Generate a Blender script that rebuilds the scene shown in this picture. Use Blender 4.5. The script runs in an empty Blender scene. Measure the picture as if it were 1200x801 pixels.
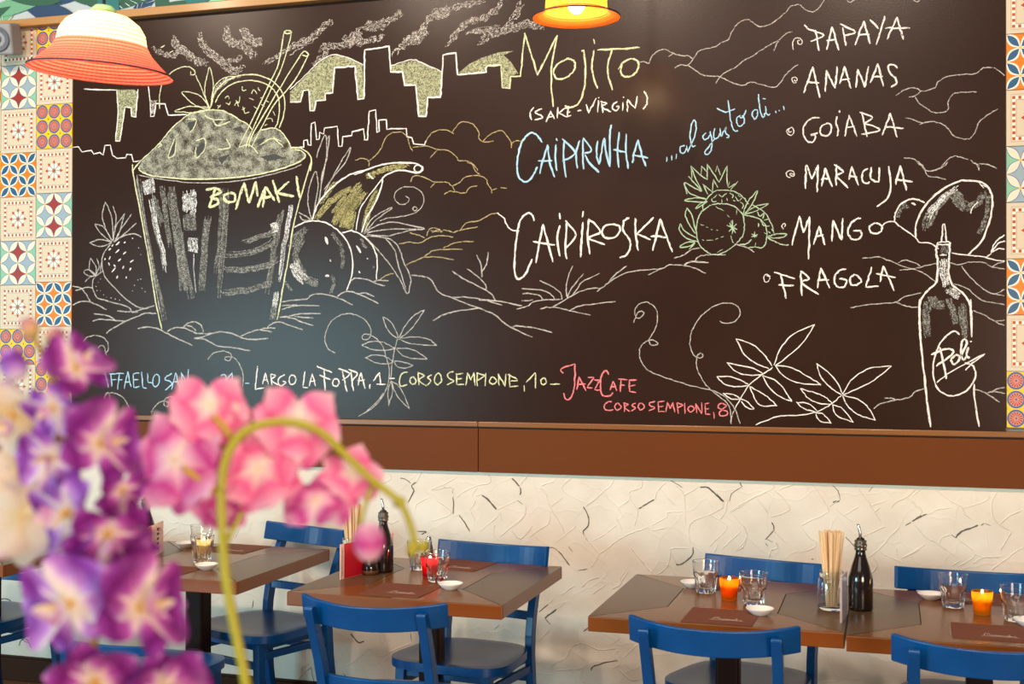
import bpy, bmesh, math, random
from mathutils import Vector, Matrix, Euler
C = bpy.context.scene.collection
sc = bpy.context.scene
PI = math.pi
# ------------------------------------------------------------ camera
HC, WY = 1.56, 4.97                     # camera height, distance of the back wall
FPX, YAW, PITCH, ROLL = 1456.7, 0.29603, 0.0074952, 0.0014636
F_ = Vector((-math.sin(YAW)*math.cos(PITCH), math.cos(YAW)*math.cos(PITCH), math.sin(PITCH)))
R0 = Vector((math.cos(YAW), math.sin(YAW), 0)); U0 = R0.cross(F_)
R_ = R0*math.cos(ROLL)+U0*math.sin(ROLL); U_ = U0*math.cos(ROLL)-R0*math.sin(ROLL)
CAM = Vector((0, 0, HC))
cd = bpy.data.cameras.new('camera'); cam = bpy.data.objects.new('camera', cd); C.objects.link(cam)
cam.matrix_world = Matrix(((R_.x, U_.x, -F_.x, 0), (R_.y, U_.y, -F_.y, 0), (R_.z, U_.z, -F_.z, HC), (0, 0, 0, 1)))
cd.sensor_width = 36; cd.lens = FPX*36/1200; cd.clip_start = .05
cd.dof.use_dof = True; cd.dof.focus_distance = 4.7; cd.dof.aperture_fstop = 5.6
sc.camera = cam
def ray(u, v): return F_+R_*((u-600)/FPX)+U_*((400.5-v)/FPX)
def on_wall(u, v, y=WY):                # point of the plane Y = y seen at that pixel of the photograph
    r = ray(u, v); return CAM+r*(y/r.y)
def on_level(u, v, z):
    r = ray(u, v); return CAM+r*((z-HC)/r.z)
def at_depth(u, v, d): return CAM+ray(u, v)*d
# ------------------------------------------------------------ light
sc.view_settings.view_transform = 'Standard'; sc.view_settings.look = 'None'
sc.view_settings.exposure = 0.0; sc.view_settings.gamma = 1.0
try: sc.view_settings.use_curve_mapping = False
except Exception: pass
w = bpy.data.worlds.new('world'); sc.world = w; w.use_nodes = True
w.node_tree.nodes['Background'].inputs[0].default_value = (1.0, .93, .86, 1)
w.node_tree.nodes['Background'].inputs[1].default_value = .13
def area(name, loc, target, sx, sy, power, col, shape='RECTANGLE'):
    l = bpy.data.lights.new(name, 'AREA'); l.shape = shape; l.size = sx; l.size_y = sy
    l.energy = power; l.color = col
    o = bpy.data.objects.new(name, l); C.objects.link(o); o.location = loc
    o.rotation_euler = (Vector(target)-Vector(loc)).to_track_quat('-Z', 'Y').to_euler()
    return o
area('window_daylight', (-7.2, -4.2, 1.5), (-3.2, 4.97, 1.5), 3.0, 1.7, 420, (.42, .88, 1.0))
area('side_daylight', (-7.4, 2.4, 1.6), (-2.0, 4.6, .9), .9, 2.2, 60, (.70, .95, 1.0))
area('low_warm_fill', (2.6, -2.6, 1.5), (-.8, 4.9, .4), 2.2, 1.6, 240, (1.0, .80, .62))  # added fill lamp, brightens the wall below the tables
for i, x in enumerate((-5.0, -3.2, -1.6, -.1)):
    area('ceiling_spot', (x, 1.3, 4.3), (x+.6, 4.97, .9), .2, .2, 60, (1.0, .82, .64), 'DISK')
area('room_glow', (-1.6, -2.2, 4.4), (-1.0, 4.6, .6), 4.5, 2.5, 100, (1.0, .88, .76))
# ------------------------------------------------------------ materials
def mat(name): 
    m = bpy.data.materials.new(name); m.use_nodes = True
    return m, m.node_tree.nodes, m.node_tree.links, m.node_tree.nodes['Principled BSDF']
def pm(name, col, rough=.5, metal=0, spec=.5, coat=0, emit=None, es=0, trans=0, ior=1.45, bump=0, bscale=60, alpha=1, sss=0):
    m, n, l, b = mat(name)
    b.inputs['Base Color'].default_value = (*col, 1); b.inputs['Roughness'].default_value = rough
    b.inputs['Metallic'].default_value = metal; b.inputs['Specular IOR Level'].default_value = spec
    b.inputs['Coat Weight'].default_value = coat; b.inputs['Coat Roughness'].default_value = .12
    b.inputs['Transmission Weight'].default_value = trans; b.inputs['IOR'].default_value = ior
    b.inputs['Alpha'].default_value = alpha
    if emit: b.inputs['Emission Color'].default_value = (*emit, 1); b.inputs['Emission Strength'].default_value = es
    if bump:
        t = n.new('ShaderNodeTexCoord'); q = n.new('ShaderNodeTexNoise'); q.inputs['Scale'].default_value = bscale
        q.inputs['Detail'].default_value = 3; k = n.new('ShaderNodeBump'); k.inputs['Strength'].default_value = bump
        k.inputs['Distance'].default_value = .01
        l.new(t.outputs['Object'], q.inputs['Vector']); l.new(q.outputs[0], k.inputs['Height']); l.new(k.outputs[0], b.inputs['Normal'])
    return m
def srgb(r, g, b):
    f = lambda c: (c/255/12.92) if c <= 10 else ((c/255+.055)/1.055)**2.4
    return (f(r), f(g), f(b))
def ramp(n, stops):
    r = n.new('ShaderNodeValToRGB'); e = r.color_ramp.elements
    while len(e) > 1: e.remove(e[0])
    e[0].position = stops[0][0]; e[0].color = (*stops[0][1], 1)
    for p, c in stops[1:]: q = e.new(p); q.color = (*c, 1)
    return r
def wood(name, dark, light, sc3, rough=.35, coat=.3, bump=.15, spec=.4):
    m, n, l, b = mat(name)
    t = n.new('ShaderNodeTexCoord'); mp = n.new('ShaderNodeMapping'); mp.inputs['Scale'].default_value = sc3
    q = n.new('ShaderNodeTexNoise'); q.inputs['Scale'].default_value = 3; q.inputs['Detail'].default_value = 6; q.inputs['Distortion'].default_value = 1.2
    q2 = n.new('ShaderNodeTexNoise'); q2.inputs['Scale'].default_value = 14; q2.inputs['Detail'].default_value = 8; q2.inputs['Roughness'].default_value = .7
    mx = n.new('ShaderNodeMath'); mx.operation = 'MULTIPLY_ADD'; mx.inputs[1].default_value = .13
    r = ramp(n, [(.37, dark), (.63, light)])
    l.new(t.outputs['Object'], mp.inputs[0]); l.new(mp.outputs[0], q.inputs['Vector']); l.new(mp.outputs[0], q2.inputs['Vector'])
    m2 = n.new('ShaderNodeMath'); m2.operation = 'MULTIPLY'; m2.inputs[1].default_value = .45
    l.new(q2.outputs[0], m2.inputs[0]); l.new(q.outputs[0], mx.inputs[0]); l.new(m2.outputs[0], mx.inputs[2])
    l.new(mx.outputs[0], r.inputs[0]); l.new(r.outputs[0], b.inputs['Base Color'])
    k = n.new('ShaderNodeBump'); k.inputs['Strength'].default_value = bump; k.inputs['Distance'].default_value = .004
    l.new(mx.outputs[0], k.inputs['Height']); l.new(k.outputs[0], b.inputs['Normal'])
    b.inputs['Roughness'].default_value = rough; b.inputs['Coat Weight'].default_value = coat; b.inputs['Coat Roughness'].default_value = .15; b.inputs['Specular IOR Level'].default_value = spec
    return m
def chalk(name, col, lo, hi, scale=420, amax=1.0, s2=None, w2=.5):
    m, n, l, b = mat(name)
    b.inputs['Base Color'].default_value = (*col, 1); b.inputs['Roughness'].default_value = .95; b.inputs['Specular IOR Level'].default_value = .1
    t = n.new('ShaderNodeTexCoord'); q = n.new('ShaderNodeTexNoise'); q.inputs['Scale'].default_value = scale; q.inputs['Detail'].default_value = 2
    q2 = n.new('ShaderNodeTexNoise'); q2.inputs['Scale'].default_value = s2 or (28 if amax == 1.0 and hi < .7 else 70); q2.inputs['Detail'].default_value = 4
    ad = n.new('ShaderNodeMath'); ad.operation = 'MULTIPLY_ADD'; ad.inputs[1].default_value = w2
    mr = n.new('ShaderNodeMapRange'); mr.inputs['From Min'].default_value = lo; mr.inputs['From Max'].default_value = hi; mr.inputs['To Max'].default_value = amax
    l.new(t.outputs['Object'], q.inputs['Vector']); l.new(t.outputs['Object'], q2.inputs['Vector'])
    l.new(q2.outputs[0], ad.inputs[0]); l.new(q.outputs[0], ad.inputs[2]); l.new(ad.outputs[0], mr.inputs['Value']); l.new(mr.outputs[0], b.inputs['Alpha'])
    return m
# ------------------------------------------------------------ mesh helpers
class MB:
    def __init__(s): s.v = []; s.f = []; s.m = []; s.uv = None
    def add(s, vs, fs, mi=0):
        o = len(s.v); s.v += [tuple(v) for v in vs]
        for f in fs: s.f.append(tuple(i+o for i in f)); s.m.append(mi)
    def box(s, x0, x1, y0, y1, z0, z1, mi=0):
        s.add([(x0,y0,z0),(x1,y0,z0),(x1,y1,z0),(x0,y1,z0),(x0,y0,z1),(x1,y0,z1),(x1,y1,z1),(x0,y1,z1)],
              [(0,3,2,1),(4,5,6,7),(0,1,5,4),(1,2,6,5),(2,3,7,6),(3,0,4,7)], mi)
    def lathe(s, prof, n=24, mi=0, fn=None, cap0=False, cap1=False):
        vs = []
        for j, (r, z) in enumerate(prof):
            for i in range(n):
                a = 2*PI*i/n; rr = fn(r, z, a) if fn else r
                vs.append((rr*math.cos(a), rr*math.sin(a), z))
        fs = [(j*n+i, j*n+(i+1) % n, (j+1)*n+(i+1) % n, (j+1)*n+i) for j in range(len(prof)-1) for i in range(n)]
        if cap0: fs.append(tuple(range(n))[::-1])
        if cap1: k = (len(prof)-1)*n; fs.append(tuple(range(k, k+n)))
        s.add(vs, fs, mi)
    def tube(s, pts, rad, n=8, mi=0, caps=True):
        pts = [Vector(p) for p in pts]; rad = rad if hasattr(rad, '__len__') else [rad]*len(pts)
        vs = []; up = Vector((0, 0, 1))
        for i, p in enumerate(pts):
            d = (pts[min(i+1, len(pts)-1)]-pts[max(i-1, 0)]).normalized()
            a = d.cross(up)
            if a.length < .05: a = d.cross(Vector((0, 1, 0)))
            a.normalize(); b = a.cross(d)
            for k in range(n): t = 2*PI*k/n; vs.append(p+(a*math.cos(t)+b*math.sin(t))*rad[i])
        fs = [(j*n+i, j*n+(i+1) % n, (j+1)*n+(i+1) % n, (j+1)*n+i) for j in range(len(pts)-1) for i in range(n)]
        if caps: fs += [tuple(range(n))[::-1], tuple(range((len(pts)-1)*n, len(pts)*n))]
        s.add(vs, fs, mi)
    def sweep_rect(s, pts, wv, tv, mi=0):
        """rectangular bar along pts; wv/tv = list of half-width vectors (or one)"""
        n = len(pts); vs = []
        for i, p in enumerate(pts):
            W = Vector(wv[i] if isinstance(wv, list) else wv); T = Vector(tv[i] if isinstance(tv, list) else tv); p = Vector(p)
            vs += [p-W-T, p+W-T, p+W+T, p-W+T]
        fs = [(j*4+i, j*4+(i+1) % 4, (j+1)*4+(i+1) % 4, (j+1)*4+i) for j in range(n-1) for i in range(4)]
        fs += [(3, 2, 1, 0), tuple(range((n-1)*4, n*4))]
        s.add(vs, fs, mi)
    def ribbon(s, pts, wd, y, mi=0, rng=None, taper=True):
        """flat ribbon on a plane Y=y; pts are (x,z), wd in metres"""
        n = len(pts)
        if n < 2: return
        vs = []
        for i, (x, z) in enumerate(pts):
            a = pts[max(i-1, 0)]; b = pts[min(i+1, n-1)]; dx, dz = b[0]-a[0], b[1]-a[1]; L = math.hypot(dx, dz) or 1e-6
            q = wd*.5*(rng.uniform(.72, 1.2) if rng else 1)
            if taper and i in (0, n-1): q *= .55
            nx, nz = -dz/L*q, dx/L*q
            vs += [(x+nx, y, z+nz), (x-nx, y, z-nz)]
        s.add(vs, [(2*i, 2*i+1, 2*i+3, 2*i+2) for i in range(n-1)], mi)
    def build(s, name, mats, parent=None, smooth=False, bevel=0, bseg=2, sub=0, recalc=True):
        me = bpy.data.meshes.new(name); me.from_pydata([tuple(v) for v in s.v], [], s.f)
        for m in (mats if isinstance(mats, (list, tuple)) else [mats]): me.materials.append(m)
        me.polygons.foreach_set('material_index', s.m)
        if recalc:
            b = bmesh.new(); b.from_mesh(me); bmesh.ops.recalc_face_normals(b, faces=b.faces); b.to_mesh(me); b.free()
        if smooth: me.polygons.foreach_set('use_smooth', [True]*len(me.polygons))
        if s.uv:
            ul = me.uv_layers.new(name='UVMap')
            for lp in me.loops: ul.data[lp.index].uv = s.uv[lp.vertex_index]
        o = bpy.data.objects.new(name, me); C.objects.link(o)
        if parent is not None: o.parent = parent
        if bevel:
            q = o.modifiers.new('bevel', 'BEVEL'); q.width = bevel; q.segments = bseg; q.limit_method = 'ANGLE'; q.angle_limit = .6
        if sub:
            q = o.modifiers.new('sub', 'SUBSURF'); q.levels = sub; q.render_levels = sub
        if smooth and bevel: pass
        me.update()
        return o
def tag(o, label=None, cat=None, group=None, kind=None):
    if label: o['label'] = label
    if cat: o['category'] = cat
    if group: o['group'] = group
    if kind: o['kind'] = kind
    return o
def empty(name, loc, rz=0, label=None, cat=None, group=None):
    o = bpy.data.objects.new(name, None); C.objects.link(o); o.location = loc; o.rotation_euler = (0, 0, rz); o.empty_display_size = .05
    return tag(o, label, cat, group)
def copy_tree(o, loc, rz=0, label=None, group=None):
    r = o.copy(); C.objects.link(r); r.location = loc; r.rotation_euler = (0, 0, rz)
    if label: r['label'] = label
    if group: r['group'] = group
    for ch in list(o.children):
        c = ch.copy(); C.objects.link(c); c.parent = r
        for g in list(ch.children):
            d = g.copy(); C.objects.link(d); d.parent = c
    return r
def smooth_pts(p, k=4):
    if len(p) < 3: 
        (a, b) = p; n = max(2, int(math.hypot(a[0]-b[0], a[1]-b[1])/3)); n = min(n, 12)
        return [(a[0]+(b[0]-a[0])*i/n, a[1]+(b[1]-a[1])*i/n) for i in range(n+1)]
    o = []; cl = p[0] == p[-1]
    for i in range(len(p)-1):
        p0 = p[i-1] if i else (p[-2] if cl else p[0]); p1 = p[i]; p2 = p[i+1]; p3 = p[i+2] if i+2 < len(p) else (p[1] if cl else p[-1])
        for t in range(k):
            t /= k
            o.append(tuple(.5*((2*p1[j])+(-p0[j]+p2[j])*t+(2*p0[j]-5*p1[j]+4*p2[j]-p3[j])*t*t+(-p0[j]+3*p1[j]-3*p2[j]+p3[j])*t**3) for j in (0, 1)))
    o.append(p[-1]); return o
def sharp_pts(p):
    o = []
    for a, b in zip(p, p[1:]):
        n = max(1, int(math.hypot(a[0]-b[0], a[1]-b[1])/4))
        o += [(a[0]+(b[0]-a[0])*i/n, a[1]+(b[1]-a[1])*i/n) for i in range(n)]
    return o+[p[-1]]
def parse(text):
    """'=part', '@x0 y0 scale' headers and 'pen:x,y x,y;' strokes, measured on the photograph"""
    out = []; part = ''; ln = hd = 0; ox = oy = 0; s = 1
    for line in text.strip().splitlines():
        line = line.strip()
        if not line: continue
        if line[0] == '=': part = line[1:]; continue
        ln += 1
        if line[0] == '@': hd += 1; ox, oy, s = map(float, line[1:].split()); continue
        for it in line.split(';'):
            it = it.strip()
            if not it: continue
            if ':' in it: pen, it = it.split(':')
            pts = [tuple(float(c) for c in q.split(',')) for q in it.split()]
            out.append(((part, ln if part == 'chalk_lettering' else hd), pen.strip(), [(ox+x/s, oy+y/s) for x, y in pts]))
    return out
CHALK = """
=chalk_lettering
@580 0 4
y23: 140,155 200,352;200,352 292,165;292,165 268,300 265,420 275,500;330,280 285,310 275,345 295,370 340,360 372,325 372,290 345,275 330,280;405,240 420,235;418,235 425,330 420,410 395,480 360,502 328,495;462,182 468,205;465,235 455,310 465,370 482,415;480,235 600,228 678,222;550,235 532,290 530,350 552,422;645,275 600,295 590,330 600,355 635,358 668,330 672,295 645,275;578,325 595,300
w19: 182,502 165,530 172,562;220,510 200,518 190,528 215,540 222,552 185,562;262,520 238,572;262,520 278,558;245,550 275,545;295,500 292,555;330,505 300,530;300,530 340,550;345,505 340,545;330,508 360,503;340,528 355,525;340,545 358,540;388,520 408,518;428,490 440,530;440,530 475,458;485,470 482,525;488,455 486,460;500,478 505,530;495,475 525,485 500,500 545,525;575,475 555,490 552,510 570,518 582,500 568,498;600,480 598,520;603,453 602,460;622,525 622,465;622,465 658,510;658,510 668,450;700,428 715,460 708,495 695,512
@600 130 6.67
b24: 235,245 205,200 165,170 125,185 80,240 50,340 40,430 50,510 95,552 135,540 170,495 198,435;280,262 250,360 217,490;282,265 295,400 335,518;205,390 318,388;343,212 355,232;345,262 338,370 352,470;405,235 405,380 422,518;395,220 492,328 395,390;528,232 500,340 512,448;558,215 555,340 560,455;558,210 622,305 565,330;570,340 610,410 682,482;668,235 662,340 682,418;722,210 700,320 682,418;722,210 735,330 766,435;778,105 765,200 766,435;838,165 825,300 836,445;893,180 892,320 910,450;792,300 890,325;985,225 955,330 942,408;985,225 1015,340 1047,435;955,345 1065,365
@580 0 4
b16: 808,735 803,758;830,728 828,750;852,720 848,745;890,680 870,690 870,715 888,715 900,690;898,680 905,712;905,712 935,640 942,580 932,562 920,590 915,640 925,685 940,682;990,620 975,640 985,655 1005,640 1010,615;1008,615 1018,670 1010,710 992,725 985,710 1005,685 1030,650;1030,600 1025,640 1040,650 1055,625;1055,600 1060,640;1060,640 1085,595 1080,620 1098,640 1085,645;1092,470 1105,560 1120,610 1140,612;1040,508 1080,525 1125,510
@860 100 10
b16: 80,350 40,380 35,440 75,480 120,440 120,390 95,350;70,375 110,370 145,290;280,290 240,290 215,340 240,395 265,380 280,300;285,100 295,200 320,330 345,375 365,320;340,155 370,160;375,240 375,310 400,350 430,335;490,300 492,325;528,285 535,305;580,240 590,290
@900 0 4
w22: 170,115 195,138 262,165 200,195;222,140 240,240;300,125 275,235;300,125 332,235;275,190 318,185;350,128 365,215;338,112 408,150 355,168;450,98 408,212;450,98 478,205;425,165 475,160;478,92 518,135;548,75 508,210;605,80 558,185;605,80 635,185;550,132 665,132
w22: 210,312 168,435;210,312 243,458;180,385 240,388;275,328 268,430;272,330 315,415;325,312 315,415;360,312 338,392;360,312 388,415;340,375 385,370;422,325 412,410;422,325 455,410;470,312 455,410;515,298 480,388;515,298 540,405;495,360 538,358;608,320 590,303 565,308 570,340 600,370 600,395 575,408
w20: 240,552 205,555 172,585 165,630 190,665 215,662 222,635 202,632 235,622;270,580 245,600 250,630 280,635 298,605 290,580 270,580;335,515 335,530;325,545 318,575 330,610 322,638;380,540 360,640;380,540 418,640;365,600 405,590;440,530 465,640;430,525 490,550 455,575;455,578 515,600 515,615 438,628;573,530 535,635;573,530 605,645;545,592 637,602
w11: 120,232 115,205 125,182 148,178 160,192 155,208 142,205 140,192 150,190;135,385 120,388 112,372 122,362 138,370 130,380 122,375;112,618 98,618 98,605 112,598 122,612 115,630 98,632 87,615 95,602
@900 190 4
w23: 180,12 175,125;182,12 205,80;235,12 205,80;235,12 230,140;268,28 250,115;268,28 300,115;250,80 290,75;320,10 320,110;310,10 352,45 322,65 375,120;392,20 378,85;392,20 425,110;380,62 418,70;468,30 445,45 442,85 460,100 475,92;485,22 482,70 500,90 520,85 522,25;565,18 575,110 560,170 510,207;620,15 598,105;620,15 650,132;595,80 678,92
w11: 120,58 105,52 105,62 120,65 122,48 105,38 88,48 88,65 105,72
w23: 148,250 112,388;148,250 165,330;195,255 165,330;195,255 190,455;240,300 215,385;240,300 268,388;220,350 262,340;305,272 300,372;305,272 345,365;350,262 345,365;435,262 400,275 375,320 385,355 420,362 440,340 432,322;400,322 438,320;505,285 478,300 480,325 505,335 530,322 535,298 505,285
w11: 78,302 82,292 72,288 65,300 72,312
w23: 28,515 125,545;60,525 85,638;50,575 122,578;155,510 158,625;150,510 195,545 160,565 238,620;248,495 230,590;248,495 290,590;232,552 285,550;365,500 330,510 310,545 322,580 355,585 368,555 335,545;410,528 385,545 390,572 415,575 437,555 410,528;485,490 458,585;458,585 520,580;540,485 525,560;540,485 592,602;505,522 598,540
w11: -8,532 8,538 2,558 -15,560 -20,540 -8,525 12,535
@590 190 4
w25: 145,275 135,245 110,240 80,270 65,330 55,420 52,500 62,540 80,545 105,520 135,455;185,290 152,472;185,290 232,468;138,372 240,388;263,238 265,268;265,295 252,360 265,442;298,275 290,400 298,455;290,275 340,340 288,408;375,228 370,258;372,280 362,445;400,265 395,350 405,432;398,265 455,325 400,355 475,385;510,290 475,300 462,330 480,355 520,352 545,325 540,298 510,290;590,262 565,275 562,320 590,360 595,400 575,435 545,448;618,262 620,340 632,415;705,260 625,335;625,335 690,365;735,265 700,415;735,265 792,422;690,345 770,352
@80 190 4
y34: 690,122 660,212;645,130 690,122 715,140 670,165 700,175 700,195 660,212;755,145 730,160 745,185 780,182 780,150 755,145;825,95 785,222;825,95 848,192;880,90 848,192;880,90 888,160;925,115 888,212;925,115 912,212;925,115 970,180;905,170 960,160;960,85 990,190;1035,90 975,145;975,145 1060,160;1070,65 1085,165
@80 360 4
b15: 172,305 148,350;172,305 190,375;150,340 185,338;200,310 205,370;192,312 235,310;205,340 228,338;240,310 232,385;225,308 262,310;235,340 255,338;280,300 262,380;280,300 295,375;265,350 292,348;305,310 308,375;305,312 335,308;305,340 330,338;308,375 335,370;345,300 350,375;350,375 370,378;372,308 375,352;375,352 395,352;410,315 398,335 400,365 415,370 427,350 425,320 410,315;487,310 460,325 455,340 475,345 485,360 455,388;505,305 485,385;505,305 520,370;490,350 520,348;532,375 530,305;530,305 560,360;560,360 565,290;715,318 735,315 740,335 720,360;770,305 742,350 795,355;768,305 774,402;828,356 850,356
w17: 888,272 877,385;877,385 918,375;925,305 912,360;925,305 938,360;915,340 935,338;950,310 955,365;950,312 975,320 952,340 988,365;1015,315 990,330 985,355 1000,368 1020,352 1005,345;1045,318 1035,345 1048,362 1065,350 1065,325 1045,318;1110,298 1100,375;1100,375 1125,375;1145,310 1130,370;1145,310 1160,370;1132,348 1160,345
@330 350 4
w20: 165,315 215,335 238,345;200,330 203,430;178,358 232,378;245,378 240,400 258,410 270,392 262,375 245,378;285,340 308,435;265,325 320,350 285,382;325,340 338,430;315,330 355,350 328,385;372,345 358,405;372,345 392,420;355,382 390,380;415,400 413,420;428,385 460,345;460,345 465,400;445,400 488,400;505,372 530,372
y17: 592,342 565,350 553,385 560,408 588,402;615,365 602,385 615,400 632,385 615,365;640,345 645,405;640,345 668,360 645,380 680,408;705,355 685,368 700,385 682,405;730,350 715,380 730,402 750,385 745,355 730,350;808,340 780,350 785,372 808,385 775,402;820,350 822,402;820,352 850,350;822,375 845,373;822,402 855,400;865,405 872,345;872,345 888,380;902,345 888,380;902,345 906,405;915,345 918,408;915,347 950,360 918,382;958,345 955,408;990,365 975,385 990,400 1008,385 990,365;1015,350 1020,405;1015,350 1048,410;1052,350 1048,410;1068,350 1070,410;1060,352 1105,378;1068,385 1108,383;1070,412 1110,408;1136,405 1139,435;1148,392 1190,345;1190,345 1192,420
@600 350 4
y17: 150,370 135,385 145,402 162,390 150,370;180,398 225,398
p20: 240,350 232,327 298,305;296,305 294,390 290,430 270,470 248,465 243,440;315,365 303,425;315,365 348,432;308,400 345,398;355,368 385,368;385,368 352,415;352,415 378,418;385,380 412,380;412,380 388,425;388,425 412,428;455,355 440,335 420,360 415,410 425,450 455,455 475,440;475,385 460,430;475,385 492,430;462,412 490,412;512,380 508,435;498,375 542,380;505,405 530,405;550,385 552,435;545,382 585,380;550,408 578,405;552,435 582,438
p16: 468,480 440,488 432,508 445,522 475,520;495,488 482,505 495,522 512,505 495,488;525,485 528,528;525,487 545,495 528,508 552,528;580,488 562,498 578,512 560,525;605,488 592,505 605,520 620,505 605,488;672,478 645,488 650,502 670,510 642,525;685,482 687,528;685,482 715,478;687,505 710,502;687,528 715,526;728,485 722,530;728,485 742,515;755,485 742,515;755,485 762,532;775,485 778,538;775,487 800,498 775,510;810,488 812,538;840,500 825,515 838,530 855,515 840,500;862,490 865,535;862,490 890,538;890,485 890,538;905,488 908,540;905,490 925,488;908,515 925,513;908,540 930,540;945,530 948,560;985,490 970,495 968,510 990,520 1010,530 1005,545 980,548 972,535 990,515 1005,500 985,490
=chalk_skyline
@80 0 4
!w16: 75,418 110,420 225,422;228,420 235,530 222,660 243,662 268,502 295,505 298,545 318,548 328,418;375,405 385,485 387,545 403,545 412,485 455,487 470,540 560,537
!w15: 20,690 48,688 65,712 110,705 120,722 150,715 165,727 172,682 198,680 208,728 230,742 270,740 275,722 298,724 305,758 340,752
#Y: 230,420 312,420 326,432 318,545 300,545 296,503 268,500 243,660 224,658 236,530
#E: 378,470 420,470 410,485 402,540 390,540 386,485
E50: 490,165 510,215 560,255 610,290 660,285;605,150 630,210 690,265 740,310 790,335 830,320;740,120 750,190 800,205 850,235 875,270
E30: 390,220 440,250 490,265 540,235 600,270;690,270 740,290 815,270;910,300 970,270 1050,220 1110,185 1200,140
E60: 815,135 860,190 910,200
y14: 435,222 455,212;475,247 492,238
@340 0 4
E35: 0,240 60,210 120,165 160,120 200,98;450,110 500,75 520,55;300,205 350,195 410,180 440,160;100,310 150,270 180,230;590,200 640,150;940,140 965,125 820,160
E70: 350,115 380,125 400,125 450,110;250,200 290,180 330,150;540,205 560,190 600,170 640,140;670,70 700,65 740,50
E40: 130,235 170,215 240,215 300,195 350,130;480,265 520,220 560,190 610,150 650,90 700,60 760,40 830,20 930,2;720,215 770,170 830,105 900,90 960,50 1005,5;1010,140 1050,80 1090,5
E50: 870,210 930,170 1000,145 1060,130 1110,115 1190,130
!w22: 0,478 50,478 62,425 88,422 95,518 115,518 122,472 165,470 165,440 200,435 208,318 305,310 318,465 347,462 350,235 465,218 472,338 527,338 537,400 590,398 603,545 638,545 645,458 705,455 718,258 778,248 785,350 920,338 918,320 925,308 990,305
!y20: 925,308 990,305 995,412 1030,412 1035,358 1080,358 1100,155
#Y: 0,430 60,370 120,310 170,270 220,258 280,275 340,305 346,460 320,462 306,308 208,316 200,432 165,438 164,470 122,470 112,516 98,516 88,422 62,425 50,475 0,475
#Y: 472,310 530,295 580,282 640,305 715,340 703,455 645,456 636,542 605,542 592,398 538,398 528,336 474,334
#Y: 786,345 840,300 900,270 980,245 1050,238 1000,258 1035,290 1070,345 1034,355 1029,410 998,410 992,303 925,306 917,335
w13: 0,420 60,365 120,305 170,268 215,257 270,270 345,305;470,310 530,290 580,280 640,305 715,338
!w17: 0,692 65,690 65,658 82,655 85,680 98,682 100,580 118,572 125,655 138,652 140,620 158,628 162,600 222,592 228,685 243,685 248,640 290,635 290,618 320,612 345,605 350,655 362,655 372,520 402,515 408,620 418,615 418,562 450,560 455,605 545,602 548,640 572,645 580,675 630,680 635,660
=chalk_clouds
@340 0 4
o12: 305,752 340,742 368,755 370,780;370,755 400,730 430,690 445,650 480,622 520,620 550,640 560,680 575,710;575,690 640,685 690,700 740,705 780,735 790,752 830,755 860,770 880,800;655,740 690,705;635,670 650,640 680,615 730,608 770,628;760,620 790,580 820,570 860,585 885,620 885,650 910,665 955,660;905,662 940,628 990,612 1015,635 1035,665 1038,692;1038,672 1060,660 1092,662
@580 0 4
d12: 672,292 700,290 722,295 735,265 765,238 800,232 830,248 870,260 905,262 930,275 950,245 975,232 1030,220 1060,200 1095,185 1110,150 1140,110 1180,92 1200,98 1240,125 1280,118;815,265 835,252;930,275 905,305 870,305 842,318;905,305 940,330 970,350 1010,358 1050,358 1080,372 1110,385 1160,400 1200,385 1240,395 1280,405;1035,392 1055,362 1080,340 1130,315 1165,285 1200,268 1240,240 1280,215
@900 0 4
d12: 0,118 40,95 80,60 110,30 145,22 165,38 185,50 215,55 240,35 265,0;370,0 385,12 405,0;680,0 700,8 710,0;0,215 40,195 60,180 90,155 115,148;28,240 40,205 50,195;0,405 35,408 60,385 80,355 110,325 142,302;600,448 640,420 690,412 725,428 785,408 795,385 840,360 900,350 970,345 1010,318 1060,320 1110,355;660,455 690,450 715,430;690,455 710,485 740,505 770,525 820,527 845,510 845,475 870,440 920,432 978,430;645,552 680,560 720,575 770,570 820,582 850,610 870,635 930,653 965,630 985,580 1020,545 1075,512;710,585 740,570;635,740 680,745 720,770 745,800 800,790 840,750 880,732 940,748;950,750 980,775 990,800;980,770 1020,768 1075,790
@900 190 4
d12: 700,0 730,30 750,65 790,70 835,82;745,42 790,35 830,15 842,0;960,0 985,15 988,38
@330 190 4
o12: 605,92 620,65 660,68 710,90 740,92 780,95 800,110 840,90 865,68 920,62 960,80 965,100 985,130 985,145;700,120 720,95;762,152 790,135 812,138 800,110;812,138 860,145 880,120 918,110;985,130 1010,122;1025,122 1055,122;870,0 895,10 905,35 930,60
=chalk_drink
@80 0 4
y12: 430,510 428,460 440,400 480,345 530,315 570,315 595,335 590,350 575,350 575,335;595,350 620,400 640,450 665,510;665,315 650,360 640,420 650,480 665,510 678,440 680,380 665,315;535,430 560,465 600,495 660,512 640,470 600,440 535,430;500,520 560,500 620,500 665,510 600,528 540,525 500,520
y16: 670,500 690,430 740,380 800,355 870,350 940,370 990,410 1015,470 1010,540 990,600;690,480 720,430 780,390 860,378 930,395 970,430 990,480 985,560 970,600
y12: 670,470 690,400 740,362 800,358
#E: 672,480 690,405 740,365 820,358 760,375 700,425
y16: 1012,152 985,300 940,400 800,690;1048,155 1000,320 940,440 850,640 835,690;1012,152 1030,143 1048,152 1030,158 1012,152;1095,250 1000,400 870,620 845,690;1127,258 1060,380 960,500 860,690;1095,250 1110,240 1127,255 1115,264 1097,257
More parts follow.
